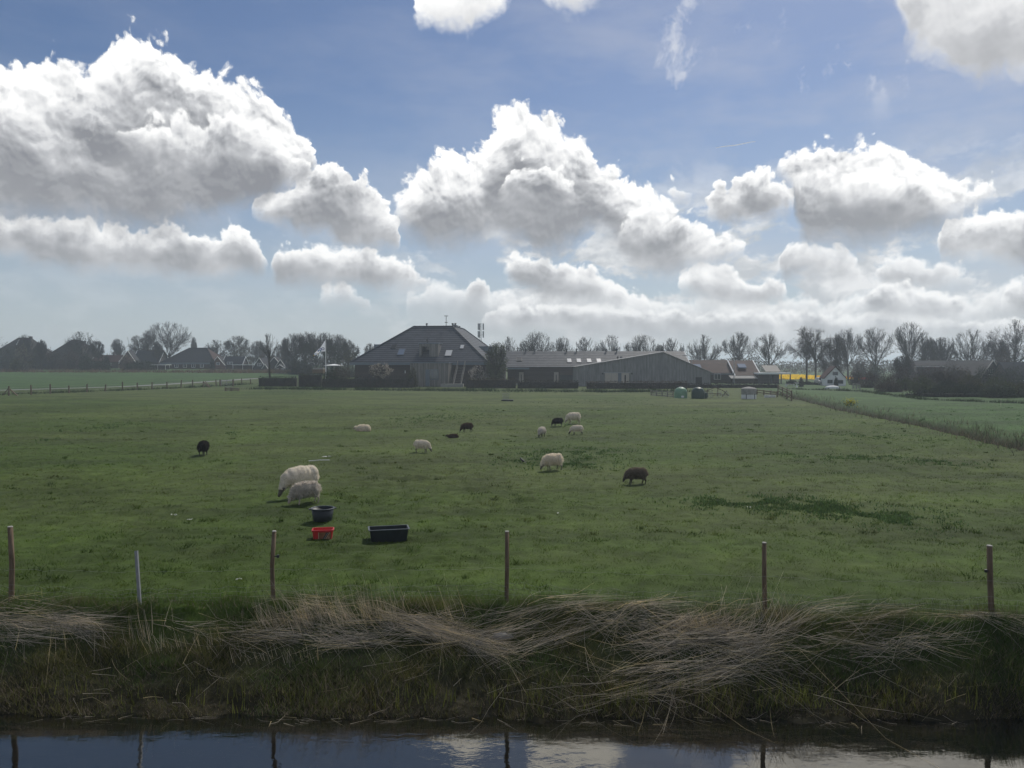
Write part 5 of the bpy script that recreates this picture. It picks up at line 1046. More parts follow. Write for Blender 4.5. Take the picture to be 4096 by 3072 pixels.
def sheep_shape(pose, rg, fat=1.0, head_down=1.0, turn=0.0):
    V, F, H_, Lg = [], [], [], []
    lift = -0.33 if pose == 'lying' else 0.0; z = (.57 if lift == 0 else .53) + lift
    ball(V, F, (-.02, 0, z), (.46, .235 * fat, .245 * fat)); ball(V, F, (-.30, 0, z + .015), (.22, .225 * fat, .24 * fat)); ball(V, F, (.26, 0, z - .005), (.22, .215 * fat, .24 * fat)); ball(V, F, (-.02, 0, z - .06), (.36, .22 * fat, .21 * fat)); ball(V, F, (0, 0, z + .05), (.40, .19 * fat, .215 * fat))
    cap(V, F, (-.50, 0, z + .05), (-.555, 0, z - .10), .05, .035)
    ct, st_ = math.cos(turn), math.sin(turn); nb = np.array([.40, 0, z - .02])
    if pose == 'lying': hp, mz = nb + np.array([.24 * ct, .24 * st_, .10]), nb + np.array([.40 * ct, .40 * st_, -.02])
    else:
        q = 1 - head_down; hp = nb + np.array([.19 * ct, .19 * st_, -.265 + .22 * q]); mz = hp + np.array([.075 * ct, .075 * st_, -.185 + .05 * q])
    cap(V, F, nb, nb * .4 + hp * .6, .17 * fat, .115); cap(V, F, nb * .4 + hp * .6, hp, .115, .085)
    cap(V, F, hp, mz, .080, .046, (1, .92, 1)); H_.append((hp, mz)); d = np.array([ct, st_, 0]); sd = np.array([-st_, ct, 0])
    ears = []
    for s in (-1, 1): e0 = hp + sd * s * .065 + np.array([0, 0, .03]); e1 = e0 + sd * s * .095 + np.array([0, 0, -.02]) - d * .03; cap(V, F, e0, e1, .026, .016); ears.append((e0, e1))
    if pose == 'lying':
        for s in (-1, 1): cap(V, F, (.30, s * .14, .10), (.46, s * .15, .045), .06, .035); cap(V, F, (-.22, s * .19, .12), (-.02, s * .24, .05), .10, .04)
    else:
        for s in (-1, 1):
            o = rg.uniform(-.09, .09); x = .25
            cap(V, F, (x, s * .12, .46), (x + o * .4, s * .12, .26), .085, .045); cap(V, F, (x + o * .4, s * .12, .26), (x + o, s * .125, .035), .036, .027); ball(V, F, (x + o + .012, s * .125, .022), (.042, .03, .024)); Lg.append((x + o, s))
            o = rg.uniform(-.08, .08); x = -.34
            cap(V, F, (x + .02, s * .13, .51), (x + .03 + o * .3, s * .135, .34), .14, .07); cap(V, F, (x + .03 + o * .3, s * .135, .33), (x - .075 + o * .7, s * .135, .215), .062, .036); cap(V, F, (x - .075 + o * .7, s * .135, .215), (x - .03 + o, s * .135, .035), .033, .026); ball(V, F, (x - .018 + o, s * .135, .022), (.042, .03, .024))
    V = np.concatenate(V); quads = np.concatenate([f for f in F if f.shape[1] == 4]); ng = np.concatenate([f for f in F if f.shape[1] > 4])
    t = np_mesh('tmp', V, [quads, ng]); md = t.modifiers.new('r', 'REMESH'); md.mode = 'VOXEL'; md.voxel_size = .019; sm = t.modifiers.new('s', 'SMOOTH'); sm.factor = .5; sm.iterations = 5
    dg = bpy.context.evaluated_depsgraph_get(); e = t.evaluated_get(dg); me = bpy.data.meshes.new_from_object(e); bpy.data.objects.remove(t)
    n = len(me.vertices); P = np.empty(n * 3, np.float32); me.vertices.foreach_get('co', P); P = P.reshape(-1, 3); N = np.empty(n * 3, np.float32); me.vertices.foreach_get('normal', N); N = N.reshape(-1, 3)
    q = np.empty(len(me.polygons) * 4, np.int32)
    try: me.polygons.foreach_get('vertices', q)
    except Exception: q = np.array([list(p.vertices)[:4] for p in me.polygons], np.int32).ravel()
    bpy.data.meshes.remove(me); q = q.reshape(-1, 4); return P, N, q, hp, mz, ears, lift
def pdist(P, a, b): d = b - a; t = np.clip(((P - a) @ d) / (d @ d), 0, 1); return np.linalg.norm(P - a - t[:, None] * d, axis=1), t
def make_sheep(label, vx, vy, hgt_v, heading, wool, face, pose='graze', fat=1.0, shag=.03, seed=1, head_down=1.0, turn=0.0, n_f=3200, canon=.83):
    rg = np.random.default_rng(seed); g = gnd(vx * KV, vy * KV); sc = hgt_v * KV * g[1] / FPX / canon; g[2] = float(hgt(g[0], g[1])) - .005
    r = empty('sheep', g, R(heading)); tag(r, label, 'sheep'); P, N, q, hp, mz, ears, lift = sheep_shape(pose, rg, fat, head_down, turn)
    dh, t = pdist(P, hp, mz); de = np.min([pdist(P, *e)[0] for e in ears], axis=0); skin = (dh < .105) & (t > .18) | (de < .034); skin |= (P[:, 2] < (.27 if pose != 'lying' else .07)) & (np.abs(P[:, 1]) > .05) if pose != 'lying' else skin
    wl = ~skin; k = fbm(P[:, 0] * 9 + seed, P[:, 1] * 9 + P[:, 2] * 9, 3); P = P + N * (wl * (.008 + .012 * k))[:, None]
    fs = skin[q].mean(1) > .5; o = np_mesh('body', P * sc, q, [M['wool_' + wool], SKIN[face]], r, smooth=True, fmat=fs.astype(int))
    # eyes
    fd = mz - hp; fd /= np.linalg.norm(fd); sd = np.cross(fd, [0, 0, 1.0]); sd /= np.linalg.norm(sd)
    # fleece tips: short locks standing off the wool
    wq = q[~fs]; C = P[wq].mean(1); A = np.linalg.norm(np.cross(P[wq[:, 2]] - P[wq[:, 0]], P[wq[:, 3]] - P[wq[:, 1]]), axis=1); pk = rg.choice(len(wq), n_f, p=A / A.sum())
    b = C[pk] + rg.normal(size=(n_f, 3)) * .006; nn = N[wq[pk]].mean(1); L = shag * rg.uniform(.4, 1.3, n_f); tip = b + nn * L[:, None] * .75 + np.array([0, 0, -.5]) * L[:, None] * np.where(nn[:, 2:3] < .6, 1, .2) + rg.normal(size=(n_f, 3)) * shag * .35
    s = np.cross(nn, rg.normal(size=(n_f, 3))); s /= np.linalg.norm(s, axis=1, keepdims=True) + 1e-6; s *= (.006 + .12 * L)[:, None]; Vf = np.stack([b - s, b + s, tip], 1).reshape(-1, 3)
    np_mesh('fleece', Vf * sc, np.arange(3 * n_f).reshape(-1, 3), M['fleece_' + wool], r)
    return r
make_sheep('biggest white woolly sheep with a dark muzzle, grazing behind the shaggy grey one', 650, 1074, 69, 225, 'white', 'grey', fat=1.12, shag=.022, seed=1, canon=.90)
make_sheep('shaggy grey-white sheep grazing beside the black bucket', 661, 1088, 47, 214, 'grey', 'pale', fat=.98, shag=.065, seed=2, n_f=6000)
make_sheep('black sheep seen from behind, alone on the left of the pasture', 440, 983, 31, 97, 'black', 'dark', fat=1.05, shag=.05, seed=3, n_f=4200)
make_sheep('white sheep lying down with its back to the camera', 785, 931, 13.5, 165, 'white', 'pale', 'lying', 1.1, .05, 4, n_f=4500, canon=.46)
make_sheep('small brown sheep grazing above the lying brown one', 1009, 932, 20, 200, 'brown', 'dark', fat=1.0, shag=.045, seed=5)
make_sheep('brown sheep lying flat in the grass', 979, 947, 9.5, 178, 'brown', 'dark', 'lying', .95, .04, 6, canon=.46)
make_sheep('white sheep grazing with its head to the right', 911, 980, 27, -8, 'white', 'grey', fat=1.06, shag=.03, seed=7)
make_sheep('small pale sheep grazing head-on, legs dark, left of the flock of three', 1170, 944, 22, 248, 'grey', 'dark', fat=1.0, shag=.05, seed=8)
make_sheep('black sheep grazing at the nose of the large white ewe', 1205, 922, 18, 192, 'black', 'dark', fat=1.1, shag=.035, seed=9)
make_sheep('large white ewe grazing behind the others, farthest of the flock', 1239, 918, 24, 196, 'white', 'pale', fat=1.12, shag=.025, seed=10)
make_sheep('white sheep with a dark face and black legs grazing just below the large ewe', 1246, 938, 21, 182, 'white', 'dark', fat=1.0, shag=.025, seed=11)
make_sheep('shaggy white sheep grazing beside the dark weeds and a black bird', 1194, 1017, 35, 200, 'white', 'grey', fat=1.04, shag=.055, seed=12, n_f=5000)
make_sheep('brown-grey sheep walking with lowered head, nearest on the right', 1375, 1043, 36, 183, 'khaki', 'dark', fat=.98, shag=.05, seed=13, n_f=5000, head_down=.75)
# ------------------------------------------------------------------ black bird
def bird():
    g = gnd(1128 * KV, 1003 * KV); r = empty('bird', (g[0], g[1], float(hgt(g[0], g[1]))), R(150)); tag(r, 'small black bird standing upright in the grass left of the shaggy white sheep', 'bird'); V, F = [], []
    cap(V, F, (-.06, 0, .11), (.05, 0, .17), .045, .042); cap(V, F, (.05, 0, .17), (.085, 0, .225), .035, .03); cap(V, F, (.10, 0, .225), (.145, 0, .215), .012, .005); cap(V, F, (-.09, 0, .10), (-.19, 0, .05), .024, .012, (1, 1.3, .6))
    for s in (-1, 1): cap(V, F, (0, s * .02, .10), (.01, s * .02, .0), .008, .007)
    V = np.concatenate(V); t = np_mesh('tmp', V, [np.concatenate([f for f in F if f.shape[1] == 4]), np.concatenate([f for f in F if f.shape[1] > 4])]); md = t.modifiers.new('r', 'REMESH'); md.mode = 'VOXEL'; md.voxel_size = .007
    me = bpy.data.meshes.new_from_object(t.evaluated_get(bpy.context.evaluated_depsgraph_get())); bpy.data.objects.remove(t); me.materials.append(M['black_metal']); o = bpy.data.objects.new('body', me); COL.objects.link(o); o.parent = r
bird()
# ------------------------------------------------------------------ tubs
M['tub'] = basic('black rubber tub', (0.016, 0.022, 0.026), .5, .25, 6, .4); M['tub_rim'] = basic('worn grey rim', (0.075, 0.09, 0.10), .45, .3, 8, .4); M['red'] = basic('red plastic', (0.55, 0.025, 0.03), .45, .12, 5, .4)  # rim colour is lightened to stand for sheen on the black rubber
def rr(w, d, r, z, n=6):             # rounded rectangle loop
    p = []
    for cx, cy, a in ((w / 2 - r, d / 2 - r, 0), (-w / 2 + r, d / 2 - r, 90), (-w / 2 + r, -d / 2 + r, 180), (w / 2 - r, -d / 2 + r, 270)):
        for i in range(n): t = R(a + 90 * i / (n - 1)); p.append((cx + r * math.cos(t), cy + r * math.sin(t), z))
    return p
def loops(b, L):
    n = len(L[0]); v = [p for l in L for p in l]; f = [(i * n + k, i * n + (k + 1) % n, (i + 1) * n + (k + 1) % n, (i + 1) * n + k) for i in range(len(L) - 1) for k in range(n)]; f.append(tuple((len(L) - 1) * n + k for k in range(n))); f.append(tuple(range(n - 1, -1, -1))); b.raw(v, f); return b
def tubs():
    g = gnd(697 * KV, 1127 * KV); r = empty('bucket', (g[0], g[1], float(hgt(g[0], g[1])) - .02), R(20)); tag(r, 'round black rubber bucket standing in front of the two nearest sheep', 'bucket')
    MB().lathe([(0, 0), (.235, 0), (.25, .02), (.30, .35), (.293, .35), (.24, .03), (0, .025)], 40).build('shell', M['tub'], r, True)
    MB().lathe([(.298, .348), (.318, .348), (.321, .358), (.316, .366), (.292, .366), (.290, .348)], 40).build('rim', M['tub_rim'], r, True)
    for s in (-1, 1): MB().tube([(s * .32, -.09, .35), (s * .35, -.06, .34), (s * .35, .06, .34), (s * .32, .09, .35)], .016, 8).build('handle', M['tub'], r, True)
    g = gnd(696 * KV, 1164 * KV); r = empty('red_tub', (g[0], g[1] + .08, float(hgt(g[0], g[1])) - .02), R(9)); tag(r, 'small red plastic tub with a printed front label, below the black bucket', 'tub')
    loops(MB(), [rr(.42, .26, .05, 0), rr(.44, .28, .05, .01), rr(.50, .33, .06, .235), rr(.485, .315, .055, .235), rr(.42, .26, .05, .03)]).build('shell', M['red'], r)
    loops(MB(), [rr(.50, .33, .06, .205), rr(.53, .36, .07, .21), rr(.535, .365, .07, .24), rr(.52, .35, .065, .25), rr(.48, .31, .05, .25), rr(.485, .315, .055, .235)][:6]).build('rim', M['red'], r); rimo = [o for o in r.children if o.name.startswith('rim')][0]
    bm = bmesh.new(); bm.from_mesh(rimo.data); big = [f for f in bm.faces if len(f.verts) > 6]; bmesh.ops.delete(bm, geom=big, context='FACES'); bm.to_mesh(rimo.data); bm.free()
    def front(x, z, off): return (x, -.14 - .025 * z / .235 - off, z)
    def panel(pts, off, name, mat, par): v = [front(x, z, off) for x, z in pts]; return MB().raw(v + [(a, b + .002, c) for a, b, c in v], [tuple(range(len(v))), tuple(range(2 * len(v) - 1, len(v) - 1, -1))]).build(name, mat, par)
    M['lab1'] = basic('brown orange print', (0.26, 0.11, 0.055), .5, .3, 8); M['lab2'] = basic('dark print band', (0.03, 0.03, 0.045), .5, .1); M['lab3'] = basic('cream print', (0.6, 0.52, 0.38), .5, .1)
    p = panel([(-.09, .02), (.20, .02), (.21, .19), (-.09, .19)], .004, 'label_panel', M['lab1'], r); panel([(.0, .02), (.06, .02), (.155, .185), (.095, .185)], .007, 'label_band', M['lab2'], p); panel([(.075, .02), (.085, .02), (.18, .185), (.17, .185)], .007, 'label_stripe', M['lab3'], p); panel([(-.098, .02), (-.09, .02), (-.09, .19), (-.098, .19)], .007, 'label_stripe', M['lab3'], p)
    tx = MB()
    for i in range(8):
        x, z = .03 + i * .011, .035 + i * .018; tx.raw([front(x, z, .010), front(x + .02, z - .006, .010), front(x + .024, z + .001, .010), front(x + .004, z + .008, .010)], [(0, 1, 2, 3)])
    for i in range(3): tx.raw([front(.125 + .004 * i, .03 + i * .02, .010), front(.17, .03 + i * .02, .010), front(.17, .038 + i * .02, .010), front(.125 + .004 * i, .038 + i * .02, .010)], [(0, 1, 2, 3)])
    tx.build('label_marks', M['lab3'], p)
    g = gnd(838 * KV, 1167 * KV); r = empty('trough', (g[0], g[1] + .12, float(hgt(g[0], g[1])) - .03), R(13)); tag(r, 'long black rectangular feeding trough with sheen coloured into its pale rim', 'trough')
    loops(MB(), [rr(.84, .36, .03, 0), rr(.85, .37, .03, .01), rr(.93, .45, .03, .33), rr(.915, .435, .03, .33), rr(.83, .35, .03, .03)]).build('shell', M['tub'], r)
    L = [rr(.925, .445, .03, .318), rr(.99, .51, .035, .318), rr(.99, .51, .035, .335), rr(.925, .445, .03, .336)]; n = len(L[0]); v = [q for l in L for q in l]
    MB().raw(v, [(i * n + k, i * n + (k + 1) % n, ((i + 1) % 4) * n + (k + 1) % n, ((i + 1) % 4) * n + k) for i in range(4) for k in range(n)]).build('rim', M['tub_rim'], r)
tubs()
# ------------------------------------------------------------------ wire fence on the near bank
M['post'] = basic('brown treated post', (0.165, 0.122, 0.082), .9, .45, 4, .15, stretch=(5, 5, .7), bump=.4); M['lit_endgrain'] = basic('sunlit end grain', (0.42, 0.40, 0.36), .9, .15)  # post tops paler than the wood: sunlight put into their colour
M['wire'] = basic('fence wire', (0.30, 0.30, 0.28), .5, .2, 4, .5, .3)
def near_fence():
    r = empty('wire_fence', PG[2]); tag(r, 'wire netting fence on five round wooden posts along the ditch bank', 'fence'); o0 = PG[2]; rg = np.random.default_rng(3); tops = []
    for i, (px, by, ty) in enumerate(POST_PX):
        b = PG[i]; tx = (px + (-4, 4, 2, -3, -8)[i]); dd = ray(tx, ty); t = b[1] / dd[1]; top = np.array([dd[0] * t, b[1], H + dd[2] * t]); mid = (b + top) / 2 + np.array([rg.normal() * .012, 0, 0]); rad = .046 if i in (0, 4) else .039
        q = [b - o0 + np.array([0, 0, -.4]), b - o0, mid - o0, top - o0]; p = MB().tube([tuple(x) for x in q], [rad * 1.06, rad * 1.03, rad, rad * .96], 12).build('post', M['post'], r, True)
        c = top - o0; MB().tube([tuple(c + np.array([0, 0, .001])), tuple(c + np.array([0, 0, .014]))], [rad * .98, rad * .9], 12).build('post_top', M['lit_endgrain'], p)
        if i in (1, 4): s = 1 if i == 1 else -1; e = b * .35 + top * .65 - o0; MB().tube([tuple(e), tuple(e + np.array([s * (rad + .05), -.02, 0]))], .012, 8).tube([tuple(e + np.array([s * (rad + .04), -.02, -.02])), tuple(e + np.array([s * (rad + .04), -.02, .03]))], .024, 8).build('insulator', M['black_metal'], p)
        tops.append((b, top))
    ext = [PG[0] + (PG[0] - PG[1])] + list(PG) + [PG[4] + (PG[4] - PG[3])]; P, Q = [], []; hs = [.06, .14, .23, .33]
    for a, b in zip(ext[:-1], ext[1:]):
        P, Q = [], []
        t = np.linspace(0, 1, 31); L = a + (b - a) * t[:, None]; zz = hgt(L[:, 0], L[:, 1]); sag = -.10 * np.sin(t * np.pi) * rg.uniform(.3, 1) + .02 * rg.normal(size=31)
        for h in hs:
            k = np.c_[L[:, 0], L[:, 1] - .05, np.maximum(zz, 0) * .3 + h + sag * h / .33 + .006 * rg.normal(size=31)]; P.append(k)
        for j in range(1, 30): k = L[j]; Q.append(np.array([[k[0] + .02 * rg.normal(), P[i][j, 1], P[i][j, 2]] for i in range(4)]))
        A = np.array(P) - o0; V, F = tubes3(A, np.full(A.shape[:2], .0022)); B = np.array(Q) - o0; V2, F2 = tubes3(B, np.full(B.shape[:2], .0018)); np_mesh('wire_netting', np.r_[V, V2], np.r_[F, F2 + len(V)], M['wire'], r)
        k = np.c_[L[:, 0], L[:, 1] - .05, .62 + sag * .6][None] - o0; V, F = tubes3(k, np.full((1, 31), .0018)); np_mesh('top_wire', V, F, M['wire'], r)
    b = hit(303 * KV, 1312 * KV); d0 = ray(293 * KV, 1190 * KV); t = (b[1] + .15) / d0[1]; tp = np.array([d0[0] * t, b[1] + .15, H + d0[2] * t]) - b; s = empty('metal_stake', b); tag(s, 'leaning grey metal angle stake between the two left posts', 'stake')
    MB().bar((0, 0, -.3), tuple(tp), .045, .006, up=(0, 1, 0)).bar((.022, .022, -.3), tuple(tp + np.array([.022, .022, 0])), .006, .045, up=(0, 1, 0)).build('angle_bar', M['grey_metal'], s)
near_fence()
# ------------------------------------------------------------------ pasture fence, gate and feeding racks along the road
def far_fence():
    xs = [-60, 35, 125, 201, 277, 347, 420, 490, 548, 607, 668, 723, 771, 865, 968, 1003, 1050]; g0 = gnd(500, 1560); r = empty('pasture_fence', g0); tag(r, 'old post-and-wire fence with weedy leaning posts along the pale road', 'fence'); rg = np.random.default_rng(9); pts = []
    for px in xs:
        b = gnd(px, 1584 - px * .044); h = rg.uniform(1.1, 1.45); l = rg.normal() * .06; MB().tube([tuple(b - g0 + np.array([0, 0, -.3])), tuple(b - g0 + np.array([l, 0, h]))], [.12, .10], 7).build('post', M['wood'], r); pts.append(b - g0)
    w = MB(); pts.sort(key=lambda p: p[0])
    for a, b in zip(pts[:-1], pts[1:]):
        for h in (.35, .7, 1.05): w.bar((a[0], a[1], h), (b[0], b[1], h), .012)
    w.build('wires', M['wire'], r); bz = MB(); p = gnd(35, 1582) - g0; bz.bar((p[0], p[1], 1.0), (p[0] + 1.6, p[1] - .3, -.2), .12).bar((p[0], p[1], 1.0), (p[0] - .8, p[1] - .2, -.1), .1); p = gnd(822, 1550) - g0; bz.bar((p[0] - .4, p[1], 1.1), (p[0] + .9, p[1], -.2), .14).bar((p[0], p[1], 1.1), (p[0] + 1.1, p[1] - .2, -.2), .12).bar((p[0] - .4, p[1], 1.1), (p[0] - .4, p[1], -.2), .12); bz.build('brace', M['wood'], r)
    a, b = gnd(881, 1546), gnd(933, 1546); k = empty('field_gate', a); tag(k, 'pale barred field gate hung between two thick dark posts', 'gate'); d = b - a
    for q in (a, b): MB().tube([tuple(q - a + np.array([0, 0, -.3])), tuple(q - a + np.array([0, 0, 1.35]))], [.17, .15], 9).build('gate_post', M['wood'], k)
    m = MB()
    for z in (.3, .6, .9, 1.2): m.bar((.2, 0, z), (d[0] - .2, d[1], z), .06)
    m.bar((.25, 0, .2), (.25, 0, 1.25), .06).bar((d[0] / 2, d[1] / 2, .2), (d[0] / 2, d[1] / 2, 1.25), .06).build('gate_bars', M['grey_metal'], k)
    for px, w_, lab in ((912, .9, 'dark wooden crate with a pale slatted top by the gate'), (938, 1.1, 'low pale slatted feeding rack right of the wooden crate')):
        g = gnd(px, 1564); k = empty('feeding_rack', g, R(8)); tag(k, lab, 'feeding rack'); h = .58 if px < 920 else .42; f = MB()
        for x in (-w_ / 2, w_ / 2):
            for y in (0, .7): f.box(x - .05, x + .05, y - .05, y + .05, -.1, h)
        for i in range(5): f.box(-w_ / 2 + .051, w_ / 2 - .051, -.02, 0, .06 + i * .1, .12 + i * .1)
        f.build('frame', M['wood'], k); t = MB()
        for i in range(5): t.box(-w_ / 2 - .1, w_ / 2 + .1, -.1 + i * .19, .03 + i * .19, h + .003, h + .04)
        t.build('slats', M['grey_wood'], k)
far_fence()
# ------------------------------------------------------------------ odds and ends in the pasture
def cage():
    g = gnd(2024, 1604); r = empty('wire_cage', g); tag(r, 'see-through wire cage standing on a black tray far out in the pasture', 'cage'); MB().box(-.55, .85, -.4, .4, -.02, .16).build('tray', M['tub'], r); b = MB()
    for i in range(9):
        x = -.42 + i * .105
        for y in (-.3, .3): b.bar((x * .8, y * .8, .16), (x, y, .92), .014)
    for z, k in ((.3, .84), (.55, .9), (.9, 1)):
        for y in (-.3, .3): b.bar((-.42 * k, y * k, z), (.42 * k, y * k, z), .014)
        for x in (-.42, .42): b.bar((x * k, -.3 * k, z), (x * k, .3 * k, z), .014)
    b.build('wire_frame', M['grey_metal'], r)
cage()
M['dome_lt'] = basic('light green plastic', (0.17, 0.30, 0.19), .5, .15, 2, .4); M['dome_dk'] = basic('dark green plastic', (0.022, 0.05, 0.04), .45, .15, 2, .4)
def dome(px, by, w_px, ty, mat, lab, light):
    g = gnd(px, by); s = g[1] / FPX; w = w_px * s; h = H + (1456 - ty) * s; r = empty('calf_igloo', g, R(-20 if light else 25)); tag(r, lab, 'calf hutch', 'plastic calf hutches by the farm ditch')
    MB().lathe([(w / 2 * (1 if t < .45 else math.cos((t - .45) / .55 * math.pi / 2) ** .7), h * (t if t < .45 else .45 + .55 * math.sin((t - .45) / .55 * math.pi / 2))) for t in np.linspace(0, .995, 16)], 28).build('shell', M[mat], r, True)
    MB().tube([(0, 0, h - .04), (0, 0, h + .05)], [w * .16, w * .13], 12).build('vent_cap', M['white'] if light else M[mat], r)
    if light: MB().box(.18, .5, -w / 2 - .012, -w / 2 + .06, .12, .35).build('sticker', M['white'], r)
    else: MB().box(w / 2 - .1, w / 2 + .35, -.4, .4, 0, .75).build('entrance', M[mat], r)
dome(2723, 1593, 52, 1549, 'dome_lt', 'light green domed calf hutch with a white cap and sticker', True); dome(2792, 1594, 52, 1549, 'dome_dk', 'dark green domed calf hutch right of the light green one', False)
def farm_bits():
    g = gnd(2995, 1595); s = g[1] / FPX; w = 58 * s; r = empty('water_tank', g); tag(r, 'round white tank under a greyish translucent cover', 'tank'); MB().lathe([(0, 0), (w / 2, 0), (w / 2, .52), (w / 2 - .03, .52), (w / 2 - .03, 1.2)], 24).build('lower_wall', M['white'], r)
    MB().lathe([(w / 2 + .01, .53), (w / 2 + .02, 1.25), (w / 2 - .15, 1.36), (.05, 1.50)], 24).build('cover', M['concrete'], r)
    for a in (-2.2, -1.0): MB().box(w / 2 * math.cos(a) - .04, w / 2 * math.cos(a) + .04, w / 2 * math.sin(a) - .03, w / 2 * math.sin(a) + .03, 0, .6).build('strap', M['black_metal'], r)
    for px, lab in ((3068, 'left pale drinking trough on the grass beside the rails'), (3090, 'right pale drinking trough on the grass beside the rails')):
        g = gnd(px, 1590); k = empty('drinking_trough', g); tag(k, lab, 'trough', 'pale drinking troughs by the rails'); loops(MB(), [rr(.62, .4, .04, 0), rr(.64, .42, .04, .01), rr(.68, .46, .05, .32), rr(.62, .40, .04, .32), rr(.58, .36, .04, .06)]).build('shell', M['white'], k)
    def rails(name, lab, L, hs, th, mat, cat='fence', every=1):
        a0 = L[0]; k = empty(name, a0); tag(k, lab, cat); b = MB()
        for a, c in zip(L[:-1], L[1:]):
            for h in hs: b.bar((a[0] - a0[0], a[1] - a0[1], h), (c[0] - a0[0], c[1] - a0[1], h), th, .12)
        b.build('rails', M[mat], k)
        for a in L: MB().box(a[0] - a0[0] - .07, a[0] - a0[0] + .07, a[1] - a0[1] - .07, a[1] - a0[1] + .07, -.3, max(hs) + .12).build('post', M[mat], k)
    ln = lambda x0, x1, y0, y1, n: [gnd(x0 + (x1 - x0) * i / (n - 1), y0 + (y1 - y0) * i / (n - 1)) for i in range(n)]
    rails('hurdle', 'pale low wooden hurdles left of the light green hutch', ln(2604, 2692, 1583, 1590, 5), (.15, .4, .65), .05, 'grey_wood'); rails('rail_fence', 'low rails between the white tank and the right ditch', ln(3028, 3110, 1578, 1588, 4), (.3, .6), .06, 'wood'); rails('ditch_fence', 'dark wooden rail fence dropping into the boundary ditch', ln(3112, 3166, 1574, 1604, 4), (.4, .8, 1.1), .08, 'wood')
    rails('garden_fence', 'grey rail fence between the cottage and the dark shrubs', ln(3412, 3440, 1556, 1560, 3), (.3, .6, .9), .06, 'grey_wood')
    # scrap machinery
    g = gnd(2868, 1590); k = empty('hay_tedder', g); tag(k, 'rusty old farm implement of bent frames and tines between hutch and tank', 'farm implement'); b = MB()
    for a, c in (((-1.3, 0, .9), (-.2, 0, 1.3)), ((-1.3, 0, .9), (-1.1, .2, .1)), ((-.2, 0, 1.3), (.9, 0, .8)), ((.9, 0, .8), (1.5, 0, .2)), ((-.6, 0, .3), (1.4, 0, .35)), ((.1, 0, .2), (.1, 0, 1.4)), ((-1.2, .3, .5), (.6, .3, .5)), ((.6, -.2, .1), (1.2, -.2, .9))): b.bar(a, c, .07)
    b.build('frame', basic('rusty iron', (0.11, 0.07, 0.055), .8, .4, 4), k)
    for x in (-.9, .2, 1.1):
        w_ = MB(); q = [(x + .35 * math.cos(t), -.25, .38 + .35 * math.sin(t)) for t in np.linspace(0, 2 * math.pi, 15)]; w_.tube(q, .025, 5)
        for t in np.linspace(0, math.pi, 5)[:-1]: w_.bar((x + .35 * math.cos(t), -.25, .38 + .35 * math.sin(t)), (x - .35 * math.cos(t), -.25, .38 - .35 * math.sin(t)), .015)
        w_.build('tine_wheel', M['grey_metal'], k)
    g = gnd(3330, 1556); k = empty('upturned_boat', (g[0], g[1], 0), R(4)); tag(k, 'white boat hull lying on the grass before the cottage', 'boat'); L = []
    for i in range(13):
        t = i / 12; x = -1.45 + 2.9 * t; w_ = .52 * math.sin(math.pi * min(.5, t * .62 + .16)) * (1 if t > .05 else .75); w_ = .55 * (1 - abs(2 * t - 1.05) ** 2.6) + .05; hh = .40 * (1 - abs(2 * t - 1) ** 3) + .10
        L.append([(x, w_ * math.cos(a), .08 + hh * max(0, math.sin(a)) ** .7) for a in np.linspace(0, math.pi, 11)])
    v = [p for l in L for p in l]; f = [(i * 11 + j, i * 11 + j + 1, (i + 1) * 11 + j + 1, (i + 1) * 11 + j) for i in range(12) for j in range(10)] + [tuple(range(11)), tuple(12 * 11 + j for j in range(10, -1, -1))]; MB().raw(v, f).build('hull', M['white'], k, True)
    MB().box(-.35, .6, -.56, -.5, .2, .25).build('hull_stripe', M['black_metal'], k); MB().box(1.0, 1.08, -.5, .5, -.2, .35).box(-1.0, -.92, -.5, .5, -.2, .2).build('trestle', M['black_wood'], k)
    g = gnd(3187, 1549); k = empty('birdbath', g); tag(k, 'pale stone birdbath on a pedestal in the garden by the tulips', 'birdbath'); MB().lathe([(.0, 0), (.22, 0), (.2, .1), (.10, .16), (.09, .6), (.14, .66), (.34, .74), (.36, .82), (.3, .82), (.05, .74)], 16).build('pedestal', M['offwhite'], k)
    g = gnd(3162, 1546); k = empty('garden_bench', g); tag(k, 'low pale garden bench on the lawn beside the birdbath', 'bench'); MB().box(-.9, .9, 0, .45, .40, .46).build('seat', M['offwhite'], k)
    for x in (-.75, .75): MB().box(x - .05, x + .05, .05, .4, -.05, .399).build('leg', M['offwhite'], k)
    g = gnd(3800 + 203, 1626); k = empty('marker_cane', g); tag(k, 'thin pale cane stuck upright in the right-hand field', 'cane'); MB().tube([(0, 0, -.1), (.02, 0, .75)], .012, 6).build('cane', M['beige'], k)
farm_bits()
